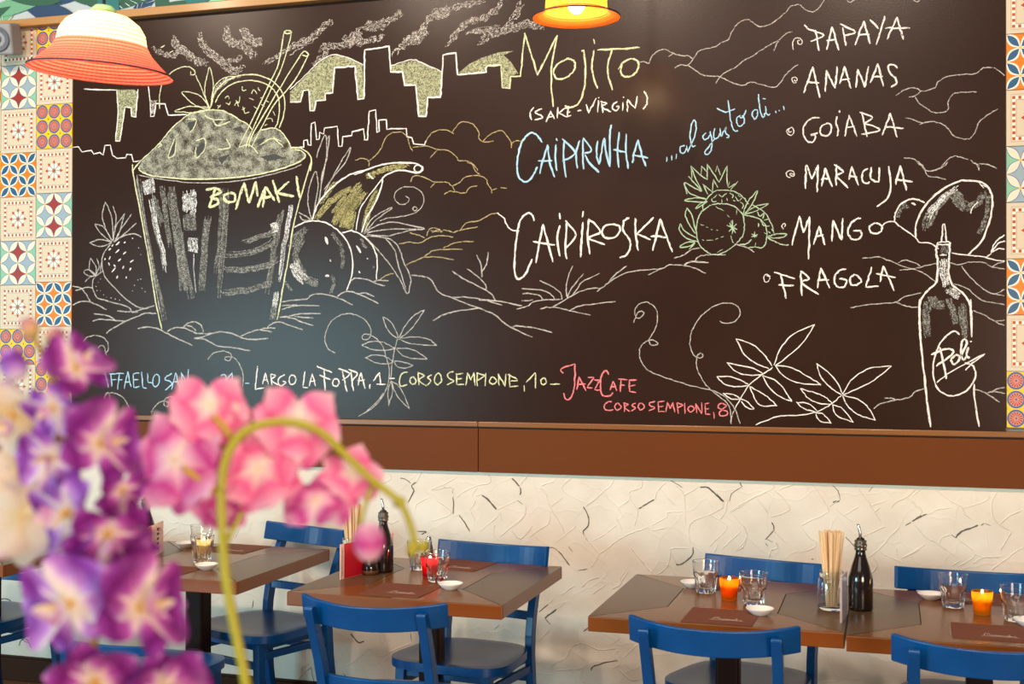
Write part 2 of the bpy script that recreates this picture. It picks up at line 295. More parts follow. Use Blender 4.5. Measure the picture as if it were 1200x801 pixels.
y11: 700,495 715,500;735,460 750,450 755,465;785,470 800,480 805,450;815,405 820,425 835,420;860,440 870,420 885,440;890,410 900,425;740,480 755,490 760,475;780,495 790,480 800,500;820,500 830,530 850,525;850,460 870,470;900,460 915,455;905,490 920,500;925,470 940,480;930,560 950,555 960,570;920,590 935,580;870,500 885,510;700,510 715,490;960,520 970,540;815,515 830,505
#I: 330,785 345,755 400,705 430,672 480,612 560,540 620,520 680,516 740,525 800,560 845,585 860,640 905,605 960,600 1000,620 1030,660 1045,690 1095,705 1112,735 1080,762 1000,790 900,815 780,832 620,840 500,838 400,825 345,808
y15: 340,755 400,700 430,670 480,610 560,540 620,520 680,515 740,525 800,560 845,585 860,605;905,610 960,600 1000,620 1030,660 1045,690;315,785 340,755;420,690 440,680 425,672
y14: 560,560 600,560 590,600 570,620;640,540 680,560 740,560;500,650 480,700 470,740 500,720 505,660;600,660 640,650 640,700 600,740 600,690;680,560 700,590 760,570;700,700 760,690 740,650;800,690 850,680 890,720;900,680 950,650 1000,660;960,640 1010,690
#B: 560,575 605,562 600,600 570,615;465,735 480,690 505,650 500,720;600,700 625,665 650,680 630,720 605,740;670,560 730,555 700,585;765,605 810,590 830,625;900,735 970,720 1010,740 940,755;700,740 760,720 720,770;400,745 420,700 410,735;880,660 930,640 900,680
y18: 1045,690 1100,700 1140,740 1135,800;1060,702 1090,706 1112,732 1080,760 1000,790 900,815 780,832 620,840 500,835 400,825 345,805 330,785;315,785 303,800
@80 190 4
y18: 303,10 303,40 312,90 340,240 380,460 410,650 440,780;1138,0 1100,130 1060,280 1030,460 1005,600 980,740;303,40 325,10
d12: 330,60 450,82 600,97 750,92 900,70 1050,30 1095,10;322,60 350,240 400,520 430,700
W65: 370,80 382,150
W32: 385,150 410,300 440,420 460,520
G28: 400,150 440,300;440,110 475,400;720,120 715,330 690,520;745,120 735,330 705,640;330,80 380,400 455,740
G50: 485,115 510,320 570,640;520,330 545,600
W75: 570,130 570,240
G75: 570,240 572,320
W55: 585,350 590,420
d15: 590,430 590,520 600,610
G35: 655,250 640,400 625,600;1000,225 970,400 930,620
W25: 1045,200 1020,350 990,560
W28: 975,605 965,680
G28: 965,680 958,735
G28: 815,378 900,350 960,330 985,300;700,432 830,425 920,400 980,360;725,500 850,500 930,485 985,450;715,608 830,600 910,580 955,550
W50: 950,310 985,300
=chalk_fruit
@80 190 4
d13: 175,185 160,250 180,320 210,370;175,185 205,260 212,370;210,205 225,260 215,330 210,370;265,240 225,300 212,370;265,240 240,330 215,375;298,245 250,310 220,365;320,285 270,330 215,375;125,290 150,330 205,375;125,290 170,305 205,370;100,378 150,362 205,375;100,378 150,395 205,378
d14: 200,385 165,430 160,490 175,540 220,590 270,640 320,675 360,685 380,680;215,370 260,345 310,335 345,350
w20: 242,372 225,390;212,385 205,395;200,405 190,412;240,408 222,425;272,420 258,432;308,458 290,470;198,440 192,455;248,452 235,465;190,470 194,485;222,495 205,515;262,485 255,500;232,530 228,545;295,495 288,508;275,535 272,545;175,450 172,458;215,480 222,490;260,380 270,372;300,355 304,358
w10: 330,400 332,403;340,430 342,433;325,550 328,553;345,590 348,593;360,605 363,608;310,575 312,578;140,560 142,563;130,580 133,583;150,545 152,548;135,600 138,603;150,600 153,603;165,620 168,623;180,630 183,633;200,635 203,638;220,640 223,643;240,645 243,648;300,600 304,603;340,545 343,548
d12: 160,510 120,545 115,590 135,635;105,450 100,500 125,530;105,450 130,490 130,530;135,450 145,490 130,530;158,460 150,510;75,510 100,505 130,530 90,530 75,510;80,560 100,540 130,530
@330 190 4
d14: 145,270 125,200 130,120 160,42 172,110 160,190 145,270;155,240 180,160 190,60 212,-15 225,-120 215,-110;200,130 250,60 300,0 325,-70 290,-20 240,70 200,150
d14: 165,-20 175,-60 205,-128 212,-60 205,10 185,110;80,235 110,250 140,270;85,250 100,270 140,275
w20: 145,270 175,190 240,115 320,60 400,35 470,12 540,3 620,5 655,18 662,35 640,50 610,45 550,38 500,55 475,75 470,110 440,190 400,260 375,330;622,25 630,45 650,45 660,25 640,12 622,25;405,50 415,65 432,78
w14: 475,75 400,170 365,230 350,320;390,40 340,60
J30: 340,115 260,160 195,225 160,270;430,55 480,32 540,22 600,22
J22: 260,90 220,140 180,195;300,150 240,240
J80: 385,115 330,190 285,250 265,300
J50: 350,170 310,250 290,310
J30: 455,125 415,210 380,320;400,70 440,60
J45: 330,230 315,310
w18: 60,305 100,285 150,275 210,285 270,325 315,385 333,450 330,530 305,600;285,330 330,322 380,345 425,390 448,450 445,550
G30: 125,310 70,350 45,400;110,350 75,400 60,450
W50: 55,460 75,520 110,550
G40: 110,550 170,568;60,440 90,500 120,560
w36: 205,350 218,385;205,532 225,532
w20: 228,455 232,465;402,450 406,452;362,510 368,520
w30: 350,390 372,425
G14: 240,530 250,570 230,620;230,325 270,370 290,430 285,500;372,360 400,400;425,490 430,500
G20: 20,560 40,590 50,605
d14: 385,335 430,260 520,210;400,320 450,265 520,215;390,335 440,300 520,280 600,295 672,312 600,320 500,345 400,338;400,330 500,315 672,312;395,345 460,350 520,365 555,410 570,460 605,540 600,590 588,615 560,560 510,480 450,410 390,345;490,360 530,410 545,470 585,600
d12: 460,275 500,262 560,255 630,235 665,195 660,145 620,118 570,118 535,140 532,175 560,198 590,190 598,170 580,158;625,208 615,218 625,228 635,218 625,208
@900 190 4
w24: 690,330 700,270 740,200 800,140 870,100 930,85 1000,95 1040,130 1052,190 1040,270 1000,370 935,435;690,320 692,352
W26: 895,110 800,180 745,250
G20: 745,250 728,320;860,140 780,240 748,310;1030,150 1030,200 1015,280 965,370
W18: 830,165 780,220 750,270
G55: 870,140 900,190 930,210
G35: 930,212 985,185 1010,140
w14: 1000,105 1025,118;990,98 1010,122;950,240 960,210 985,185
w20: 735,190 700,175 660,175 620,200 598,240 592,278
G22: 655,190 620,220 605,260;640,210 660,200
w30: 672,190 692,200
@790 180 6.16
g14: 270,370 210,410 175,460 160,550 175,640 210,690 270,725 340,722 430,665 490,600 508,530 495,440 440,385 390,365 330,362 270,370
g13: 215,410 210,370 250,310 300,270 370,262 440,275 500,315 525,350 540,365
g13: 120,90 160,190 200,270 150,250 75,210 120,290 230,325;200,270 120,180 105,165;235,350 75,340 150,318 235,330;155,400 190,360 240,345 155,400
!g13: 130,180 120,90 185,150 240,190 240,75 325,205 380,90 385,235 405,200 390,240;195,155 200,88 235,130;300,130 312,88 335,155;245,290 205,220 275,275 285,185 315,245;405,262 465,198;395,245 440,215;70,212 95,290 90,290
g11: 275,320 275,345 305,345;325,295 345,310 380,285;345,330 345,360;380,320 385,340;400,285 425,300 420,320;425,335 445,345;440,310 465,340 490,320;480,350 500,370 490,400;460,300 480,310;280,320 310,300
g13: 500,440 520,370 570,300 605,270 560,370 510,435;505,440 580,385 680,360 600,410 510,440;505,445 570,455 630,480 665,530 670,590 660,650 630,680 590,672 530,680;560,365 610,395 660,430 700,500 722,580;620,470 650,520 690,520;600,420 620,450 650,430 640,470;650,480 690,470;680,560 695,575;700,540 715,560
g14: 675,600 740,580 815,582 760,610 675,605 740,640 780,655 830,658
g14: 95,392 80,440 110,510 155,580;95,392 130,450 158,560;45,505 40,550 90,610 170,635;45,505 80,560 165,610;40,675 90,640 150,640 110,668 40,675;110,690 150,645
g16: 420,480 422,580;380,515 455,545;395,560 450,510;400,500 445,570;580,565 582,610;562,580 600,600;560,600 605,585;610,500 605,530;560,620 520,650 470,655
g9: 300,380 360,412;385,440 400,460;410,480 415,500;190,510 215,520;230,530 245,535;265,545 280,548;305,550 320,553;205,622 220,625;235,628 285,625;300,620 320,612;340,605 358,595;410,590 420,630 430,645;450,400 450,440;310,715 355,685;590,640 585,670;650,570 670,580
d13: 0,752 60,735 130,690 190,680;70,798 110,780 150,775 250,788;150,775 180,740 250,730 375,730;440,650 520,675 580,710
=chalk_ground
@80 190 4
d15: 20,580 60,590 85,620 105,655;35,600 60,595 90,585 115,590;20,670 60,652 100,655 140,670 180,690;135,635 200,655 260,670 290,685 300,705;230,695 270,700 330,702;300,705 360,685 405,672;415,708 360,708 320,725 270,745 200,785 180,800;120,710 170,715 200,725 220,740;115,745 150,735 210,740 270,745
@80 360 4
d16: 325,100 370,92 420,100 460,120 520,150 585,178;465,115 500,95 550,98 600,120 640,122;540,95 560,75 590,68 620,80 635,115;555,85 580,90 600,110;640,125 680,120;590,145 640,135 700,115 760,120 810,140 850,150 940,145;590,145 640,150 700,180 780,190 855,203;810,135 870,110 900,105 955,115;900,105 930,97 975,98;935,95 950,80 990,68 1040,85 1100,105;990,45 1050,50 1100,70 1150,85;1000,45 1040,40 1090,30 1185,28;1060,42 1150,50
d12: 70,165 90,140 140,132 180,155 190,190 180,210;140,190 155,178 170,185 180,225;175,405 190,400 195,430 180,445 172,420 185,403 220,402 260,425 290,475;388,495 410,460 440,440 470,445 465,465 450,455 455,430 480,418 520,425;655,245 680,215 720,205 755,212 770,230;770,232 740,232 735,242 755,250 770,232 800,260 820,310 820,370
@330 190 4
d15: 0,655 60,645 120,640 140,622 180,617 250,630 335,668;260,630 300,605 350,612 400,635 455,662;355,620 390,612 435,630;325,555 350,543 400,550 450,570 488,580;430,560 460,553 502,555;0,690 80,670 180,674;0,672 70,668
o13: 550,382 600,375 650,378 700,350 760,345 805,350;600,330 640,340 670,355;680,345 690,320 710,308 740,315 750,330;705,330 730,318 755,325;755,318 780,320 805,330;700,320 740,325;805,330 840,318 920,302;840,318 865,285 930,272 980,245 1010,238;760,402 800,382 850,372 902,372;580,482 620,465 665,445 720,412 850,408;665,445 740,445 808,457;462,550 490,530 525,520
w16: 1010,238 1040,260 1060,300 1085,320 1115,322
d16: 605,530 650,533 700,550 740,610 800,635 860,660 930,685 1000,715 1045,755 1110,790 1175,820;1085,768 1130,768 1200,780 1270,798;710,742 760,715 820,698 925,685;800,510 860,550 950,595 985,620 1005,650;870,497 930,545 960,580 955,600;915,432 935,480 940,540;970,420 960,480 940,510;800,635 850,632 940,642 1035,670;925,645 1010,650 1130,672
@590 190 4
d14: 60,688 110,675 140,655 200,645 275,642;275,642 270,615 240,590 205,570 170,555;240,640 225,620 180,600 85,593;185,642 160,620 90,615;85,650 140,645;300,635 295,600 300,550 325,485;300,635 320,590 378,520;320,625 350,590 370,560 450,520;230,680 300,640 360,605 420,590 460,588 500,560 560,525 640,505 740,498 780,480 850,485 900,498 948,522;438,605 460,588;490,570 520,530 580,485;678,528 740,500;850,485 880,468 962,470;170,688 230,678 310,695 410,717;310,698 350,675 420,665 525,652
@900 190 4
w16: 538,295 560,280 595,278;592,278 630,310 690,350 710,375 760,380 800,405;860,425 930,435 1000,442 1080,460 1110,463;1045,420 1070,370 1110,340;1045,425 1080,380 1110,370;1045,425 1080,405 1110,408;1020,445 1045,428
d13: 440,450 520,445 580,465 640,490 720,515 785,560;610,470 645,458 680,470 715,485;615,505 680,500 720,490 790,475;850,470 890,480 950,468 1010,470 1050,490 1110,500;1050,490 1075,475 1110,465;905,485 960,550 1045,615 1110,595;1045,615 1110,625;870,570 930,590 1000,645 1110,668;388,682 460,668 520,662 600,655 640,630 720,612;600,655 650,675 700,680;960,695 1010,715 1060,745 1110,765;1060,745 1110,740
@900 350 4
d15: 495,515 530,490 590,475 660,462 690,435 735,420;545,465 580,465 600,475;965,422 1000,432 1045,455 1085,485;1025,440 1060,435 1110,443;1050,432 1080,420 1110,415
=chalk_leaves
@330 350 4
d12: 255,253 225,240 205,200 210,150 240,100 290,72 340,72 390,98 418,140 415,180 390,192 378,178 395,165 430,175 470,215 490,270 505,330 500,400 470,465 420,515 360,550;395,530 440,490 480,440;545,185 530,240 520,300 512,380;475,85 490,130 515,165 545,185;475,85 510,105 535,145 548,185;670,52 620,80 580,125 550,185;670,52 640,100 600,150 550,185;728,218 690,190 630,178 550,185;728,218 650,215 590,205 550,188;375,217 420,200 480,205 535,232;375,217 430,238 490,240 535,232;685,282 640,250 590,232 538,232;685,282 620,280 570,265 538,235;393,275 430,262 480,268 525,292;393,275 440,298 490,305 525,295;618,312 580,298 550,292 528,292;618,312 580,325 545,318 528,295;512,385 500,430 503,500;512,385 522,430 503,500;515,385 560,420 600,515;515,385 540,450 600,515
@600 350 4
d13: 570,112 580,90 600,90 618,70 612,58 590,65 582,80;582,88 575,60 585,35 610,18 640,18 670,40 683,80 675,130 655,170 640,195;640,195 660,192 685,208 670,218 650,215 640,195 610,215 598,245 605,290 640,335 710,365 800,395 900,420 950,432 1000,460 1035,500 1050,530 1070,585;975,105 1000,115 1040,108 1065,80 1068,50 1040,25 990,20 930,45 880,90 845,150 835,210 850,260 870,275 890,275 895,262 880,255 868,270 865,310 880,355 920,415 970,455 1010,490 1025,530 1028,585;1045,515 1028,560 1027,585
w14: 1045,515 1070,470 1110,405 1175,355 1225,320;1050,187 1090,260 1140,300 1205,325;1050,187 1130,215 1180,260 1220,315;1008,298 1050,340 1110,358 1175,355;1008,298 1060,310 1130,325 1175,350;960,365 1000,400 1050,410 1110,405;960,365 1020,365 1080,385 1110,402;990,442 1030,470 1068,470;990,442 1040,448 1068,465;1070,470 1100,480 1135,515 1100,508 1075,480
@900 350 4
w14: 30,310 60,230 120,165 218,120;218,120 160,210 80,280 30,315;35,315 100,318 180,360 250,402;35,315 80,365 150,395 250,402;-25,358 40,385 80,430 112,480;-25,360 10,420 60,460 112,480;-85,410 -30,440 10,470 42,500;-85,410 -60,470 -30,500 42,500
w14: -60,590 -10,570 60,548 150,545 215,532 260,515 300,490 345,450;228,302 250,370 300,420 345,450;228,302 290,350 330,400 348,448;578,315 480,325 400,370 350,445;578,315 500,380 430,415 350,450;152,420 190,465 240,490 300,492;152,420 220,440 270,460 300,490;350,452 420,470 470,510 503,568;350,455 380,510 430,545 503,568;135,485 170,515 230,530;135,485 190,490 230,525;302,495 350,515 400,578;302,495 320,545 400,578;225,535 260,540 296,583;225,535 240,570 296,583
=chalk_bottle
@900 190 4
w18: 820,290 812,375;828,290 838,375;820,290 828,290;800,375 850,375 848,385 800,385 800,375;805,435 838,435
w24: 795,385 788,410 790,440 795,460 788,560 750,600 715,650 710,720 712,800;848,385 852,410 850,440 848,520 865,575 920,620 948,680 955,800
W34: 822,450 822,520 835,585
G34: 825,392 832,430;845,640 868,700 882,760;905,665 915,720 925,800
W40: 842,597 865,608 892,635
G40: 765,625 785,665 830,668;745,650 740,720 745,800
@900 350 4
w26: 712,150 720,250 735,380 748,500 762,600;712,100 710,150
w20: 953,100 954,180;965,400 970,480 990,600
w26: 711,0 710,110
w24: 950,0 955,110
G28: 745,80 750,190;868,80 880,120;905,40 915,120 922,180
w20: 898,168 875,152 840,170 800,220 778,290 775,360 795,420 840,452 890,450 935,425 965,385 972,340 955,310 920,300
w26: 805,225 820,290 838,375;765,262 830,235 865,240 860,262 790,315;880,262 858,285 870,305 890,295 898,270 880,262;898,280 930,215 925,190 910,200 905,250 915,285 930,270;940,225 930,265 945,275;950,198 951,203
w17: 790,393 860,340 1015,258;1015,258 960,300 925,335
"""
PLASTER = """
@600 540 4
k32: 0,80 25,105 40,130 38,158
k10: 25,183 50,202
k26: 333,213 355,250 358,300 333,335 358,372
k42: 595,222 610,215
k34: 610,213 640,195 668,180
k34: 880,122 920,125 960,160 992,190
k14: 735,80 760,100 800,125;155,407 190,405 215,420
k28: 1065,97 1078,120
k14: 1080,118 1030,152 1020,190;265,400 285,425
k26: 848,405 845,440 800,480 768,483;215,420 235,440 270,490
k18: 310,512 355,505
r: 75,65 45,100 35,125;290,70 235,125 280,165 345,195;475,75 465,110 430,140 380,185 345,210;195,95 135,118 160,160 180,215 230,300 245,340;180,215 240,170;180,235 170,290 120,325 75,360;65,205 55,260 0,310;300,305 250,345 205,380;300,305 370,385 405,435 385,480 370,500;370,375 430,345 490,300;405,435 450,405 485,375 520,355 560,335 640,310;440,160 500,220 525,265;500,215 550,180;490,265 515,325;610,80 605,125 560,140 552,165 590,230 575,305;720,100 680,140 670,180;720,165 765,205;655,300 725,260 730,240 800,235;655,325 725,310;765,110 805,160 810,290;810,160 870,125;990,195 985,220 930,250 835,295 838,390;930,250 1010,305 955,370 925,400;1025,240 1140,165;1010,190 1000,240 975,275;1150,165 1195,140;1040,250 1100,330 1085,385 1050,420;825,405 745,410 740,440 725,495 680,530;740,410 770,480;625,490 665,530;560,410 625,490;855,400 900,430;545,515 515,560;965,390 945,430
@400 545 5
k20: 335,15 358,38
k18: 345,75 375,80 405,105
k26: 438,100 412,120 425,150 390,218
k22: 655,185 658,240 655,285
k12: 650,150 655,165;600,125 612,130;1035,205 1060,225
k24: 690,292 720,330 752,385
k36: 825,175 865,205 910,258
k24: 445,385 500,388 470,405
r: 250,25 295,70 240,110;225,170 228,190;470,40 440,100;680,65 600,110 525,145 640,128 650,150;675,185 720,150 800,115 860,105 875,75 840,40;800,130 770,170 785,215 755,260;785,180 825,172;555,205 610,240 640,285 520,330;430,290 440,230 515,185;910,258 1030,205;930,275 890,320 810,385;930,275 940,330;1080,235 1070,290 1000,355 930,415;1000,380 1050,430 1120,355;900,350 895,400 930,440;760,270 780,320;510,390 545,420;270,330 300,340 340,320;1165,120 1200,150;1090,55 1045,110
@840 555 5
k24: 0,118 40,162
k26: 322,282 333,330 285,382
k16: 290,382 330,400;670,60 710,100 722,150;755,370 780,395 810,430;915,70 890,105
k12: 285,405 300,425
k40: 680,165 718,158
k20: 555,500 570,500
r: 75,215 215,135 330,80 305,55;360,95 400,75 450,62;330,85 390,140 425,210 320,255;235,140 300,230;330,330 400,400;345,400 355,430 315,450 305,490;165,330 180,350 160,420 120,450;140,335 80,390 30,440;560,60 610,130 645,195 650,220 600,250 530,280 495,310 540,370 580,400 570,430 490,460;660,190 722,150;690,200 800,280;745,240 830,190;820,65 900,180 960,280;890,190 990,155;925,225 955,200;1020,200 1060,160 1110,140 1160,95;1110,140 1190,210;1070,310 1010,370 960,430 890,485;985,310 850,370;920,490 935,540 905,580;960,460 1090,520;1090,490 1190,440
@1000 560 6
k40: 415,303 450,280 480,266
k26: 480,266 520,252;365,332 405,310
k36: 720,415 760,375 830,350 875,330
k20: 690,398 725,420;895,330 920,318
k12: 920,318 970,335
r: 520,255 570,232;690,205 600,215 570,232;560,70 700,165 770,205 785,250 850,300;780,205 870,180 940,150 950,120;1010,95 970,170 975,240 1005,310 1100,370;1020,330 1100,260 1190,225;1115,375 1035,505;430,330 510,415 600,465 730,560;600,455 620,420 680,395;500,470 420,515 340,560;735,425 850,535 740,615;850,535 920,555 1055,550;840,600 880,570 940,550;970,640 1080,560 1140,515 1200,480;305,495 305,545;405,130 480,70;390,135 485,230 420,290;690,615 745,580
@580 670 6
k34: 435,258 375,305 352,322
k20: 352,322 390,368;375,225 310,280
k12: 280,340 260,380;0,400 30,370
k28: 675,690 690,665 760,640 860,620
k34: 625,415 660,390
r: 380,225 420,170;490,215 440,255;560,95 470,160;735,35 660,60 610,110;775,90 685,155;915,0 885,40 885,85 820,120;255,440 240,500 225,590;400,380 350,440 310,480;395,690 430,640 500,600 540,530 600,500 650,510 730,545 860,535;230,690 320,710 430,715;430,690 600,680 640,650;655,625 600,740 650,780;550,555 640,625;865,545 850,590 880,640 830,680;880,690 960,760 1060,740;900,600 1000,510;810,515 880,460
@340 680 6
k30: 425,370 465,420 490,437 520,425
k22: 375,650 410,690
k16: 845,370 855,430;1095,335 1130,385
r: 380,600 420,585 480,540 570,480 600,520 680,650;610,530 660,525 720,490 850,440;720,600 820,560;360,470 410,540;650,580 690,530
@220 700 6.67
k20: 515,20 505,80
k16: 965,540 975,600 990,660;930,570 960,545
r: 490,110 530,105;840,670 900,600 1000,490;880,560 960,510;420,600 345,630;640,350 700,480;190,30 240,0
@150 590 6.67
r: 270,270 330,210 380,190;420,240 470,210;280,100 350,150 400,140 460,160 500,150;870,190 830,230;240,90 280,100;970,150 940,210;880,170 840,260
@0 641 5
k24: 0,305 35,300 65,315
k26: 110,575 130,540 160,540 185,590
k14: 130,540 185,570
k12: 0,470 50,465
r: 110,330 170,280;20,635 100,690;150,650 200,690
@0 500 5
k18: 0,355 30,352 85,330
"""
# ------------------------------------------------------------ the room
rnd = random.Random(7)
def plaster_mat():
    m, n, l, b = mat('cream_plaster')
    t = n.new('ShaderNodeTexCoord')
    nz = n.new('ShaderNodeTexNoise'); nz.inputs['Scale'].default_value = 5; nz.inputs['Detail'].default_value = 3
    va = n.new('ShaderNodeVectorMath'); va.operation = 'MULTIPLY_ADD'; va.inputs[1].default_value = (.22, .22, .22)
    vo = n.new('ShaderNodeTexVoronoi'); vo.feature = 'DISTANCE_TO_EDGE'; vo.inputs['Scale'].default_value = 5.2
    l.new(t.outputs['Object'], nz.inputs['Vector']); l.new(nz.outputs['Color'], va.inputs[0]); l.new(t.outputs['Object'], va.inputs[2]); l.new(va.outputs[0], vo.inputs['Vector'])
    mr = n.new('ShaderNodeMapRange'); mr.inputs['From Max'].default_value = .035; mr.inputs['To Min'].default_value = 1; mr.inputs['To Max'].default_value = 0
    l.new(vo.outputs['Distance'], mr.inputs['Value'])
    fn = n.new('ShaderNodeTexNoise'); fn.inputs['Scale'].default_value = 90; fn.inputs['Detail'].default_value = 4; l.new(t.outputs['Object'], fn.inputs['Vector'])
    bn = n.new('ShaderNodeTexNoise'); bn.inputs['Scale'].default_value = 7; bn.inputs['Detail'].default_value = 2; l.new(t.outputs['Object'], bn.inputs['Vector'])
    a1 = n.new('ShaderNodeMath'); a1.operation = 'MULTIPLY_ADD'; a1.inputs[1].default_value = .10; l.new(mr.outputs[0], a1.inputs[0])
    a2 = n.new('ShaderNodeMath'); a2.operation = 'MULTIPLY_ADD'; a2.inputs[1].default_value = .12; l.new(fn.outputs[0], a2.inputs[0])
    a3 = n.new('ShaderNodeMath'); a3.operation = 'MULTIPLY'; a3.inputs[1].default_value = .5; l.new(bn.outputs[0], a3.inputs[0])
    l.new(a3.outputs[0], a2.inputs[2]); l.new(a2.outputs[0], a1.inputs[2])
    k = n.new('ShaderNodeBump'); k.inputs['Strength'].default_value = .6; k.inputs['Distance'].default_value = .012
    l.new(a1.outputs[0], k.inputs['Height']); l.new(k.outputs[0], b.inputs['Normal'])
    r = ramp(n, [(.3, (.66, .585, .50)), (.7, (.74, .67, .59))]); l.new(bn.outputs[0], r.inputs[0]); l.new(r.outputs[0], b.inputs['Base Color'])
    b.inputs['Roughness'].default_value = .7; b.inputs['Specular IOR Level'].default_value = .3
    return m
M_PLASTER = plaster_mat()
M_BACK = pm('grey_backing', (.25, .24, .22), .8)
BX0, BX1, BZ0, BZ1 = -3.672, .409, 1.265, 3.10
wb = MB(); wb.box(-6.0, 3.2, WY, WY+.2, 0, 1.255, 0); wb.box(-6.0, 3.2, WY+.012, WY+.2, 1.255, 3.75, 1)
wall = wb.build('wall_back', [M_PLASTER, M_BACK]); wall['kind'] = 'structure'
# plaster ridges and cracks, raised and dark lines of the trowelled wall
rid = MB(); crk = MB()
def wpx(pts, y=WY): 
    o = []
    for u, v in pts: p = on_wall(u, v, y); o.append((p.x, p.z))
    return o
def px_m(u, v):
    return (on_wall(u, v)-CAM).dot(F_)/FPX
for part, pen, pts in parse(PLASTER):
    p = wpx(smooth_pts(pts, 4)); n = len(p)
    p = [(x+rnd.uniform(-.0012, .0012), z+rnd.uniform(-.0012, .0012)) for x, z in p]
    if pen == 'r':
        vs = []
        side = rnd.choice((-1, 1))
        for i, (x, z) in enumerate(p):
            a = p[max(i-1, 0)]; b = p[min(i+1, n-1)]; dx, dz = b[0]-a[0], b[1]-a[1]; L = math.hypot(dx, dz) or 1e-6
            q = .0045*rnd.uniform(.7, 1.2)*(.4 if i in (0, n-1) else 1); nx, nz = -dz/L, dx/L; h = .0024*rnd.uniform(.5, 1.2)
            vs += [(x+nx*q, WY+.0005, z+nz*q), (x+nx*q*.3*side, WY-h, z+nz*q*.3*side), (x-nx*q, WY+.0005, z-nz*q)]
        rid.add(vs, [(3*i+k, 3*i+k+1, 3*i+4+k, 3*i+3+k) for i in range(n-1) for k in (0, 1)])
    else:
        crk.ribbon(p, float(pen[1:])/10*px_m(*pts[0])*.55, WY-.0009, 0, rnd)
M_CRACK = pm('crack_grey', (.13, .11, .09), .9)  # flat dark grey of the crack lines
tag(rid.build('plaster_ridge', M_PLASTER, wall, recalc=False), 'raised trowel ridges in the cream plaster', kind='stuff')
tag(crk.build('plaster_crack', M_CRACK, wall, recalc=False), 'dark grey cracks in the cream plaster', kind='stuff')
M_AQUA = pm('pale_aqua_paint', (.66, .76, .68), .6)
q = MB(); q.box(-6, 3.2, WY-.003, WY+.002, 1.0425, 1.0525); tag(q.build('trim_3', M_AQUA), kind='structure')
# floor and skirting
M_FLOOR = wood('warm_floor_boards', (.16, .07, .03), (.42, .22, .10), (1, 9, 1), .4, .1)
fl = MB(); fl.box(-6, 3.2, -4.5, WY+.2, -.05, 0); fo = fl.build('floor', M_FLOOR); fo['kind'] = 'structure'
M_SKIRT = wood('dark_skirting', (.035, .011, .004), (.10, .036, .012), (.6, 6, 6), .55, 0, .15, .12)
sk = MB(); sk.box(-6, 3.2, WY-.022, WY, 0, .105); sk.box(-6, 3.2, WY-.016, WY, .105, .115); sko = sk.build('baseboard_back', M_SKIRT, bevel=.003); sko['kind'] = 'structure'
# wooden band under the blackboard, in panels with a thin ledge
M_BAND = wood('walnut_band', (.13, .032, .003), (.36, .110, .012), (1.3, 8, 16), .5, 0, .3, .15)
M_LEDGE = wood('walnut_ledge', (.22, .080, .018), (.46, .19, .05), (1.3, 8, 16), .35, .1, .1, .3)
band = empty('trim_1', (0, WY, 1.16)); band['kind'] = 'structure'
seam = on_wall(562, 520).x
for x0, x1 in ((-6, seam-2.44), (seam-2.437, seam-.0015), (seam+.0015, seam+2.44), (seam+2.443, 3.2)):
    b = MB(); b.box(x0, x1, -.018, .008, 1.053-1.16, 1.236-1.16); b.build('panel', M_BAND, band, bevel=.0015)
    b = MB(); b.box(x0, x1, -.026, .008, 1.243-1.16, 1.265-1.16); b.build('ledge', M_LEDGE, band, bevel=.003)
b = MB(); b.box(-6, 3.2, -.012, .008, 1.2355-1.16, 1.2435-1.16); b.build('groove', pm('groove_dark', (.02, .01, .006), .7), band)
# ---- tiles
def hexrgb(r, g, b): return srgb(r, g, b)
TM = [pm('tile_'+k, hexrgb(*c), .28, spec=.4) for k, c in dict(cream=(208, 192, 168), white=(234, 226, 214), rust=(178, 72, 18), line=(140, 128, 118),
      yellow=(246, 190, 22), blue=(52, 92, 150), pink=(206, 130, 112), red=(160, 44, 36), green=(90, 120, 60), orange=(216, 120, 22),
      navy=(38, 88, 128), maroon=(150, 52, 44), mist=(146, 164, 176), mint=(132, 184, 152), petal=(228, 212, 192)).items()]
TI = {k: i for i, k in enumerate('cream white rust line yellow blue pink red green orange navy maroon mist mint petal'.split())}
TW, TH = .200, .2095
def circle(cx, cy, r, n=20): return [(cx+r*math.cos(2*PI*i/n), cy+r*math.sin(2*PI*i/n)) for i in range(n)]
def lens(a, b, k, s=0.0, n=7):
    """leaf between a and b; k = bulge, s = shrink at the tips"""
    ax, ay = a; bx, by = b; dx, dy = bx-ax, by-ay
    ax += dx*s; ay += dy*s; bx -= dx*s; by -= dy*s; dx, dy = bx-ax, by-ay
    o = [(ax+dx*i/n-dy*k*math.sin(PI*i/n), ay+dy*i/n+dx*k*math.sin(PI*i/n)) for i in range(n)]
    return o+[(bx-dx*i/n+dy*k*math.sin(PI*i/n), by-dy*i/n-dx*k*math.sin(PI*i/n)) for i in range(n)]
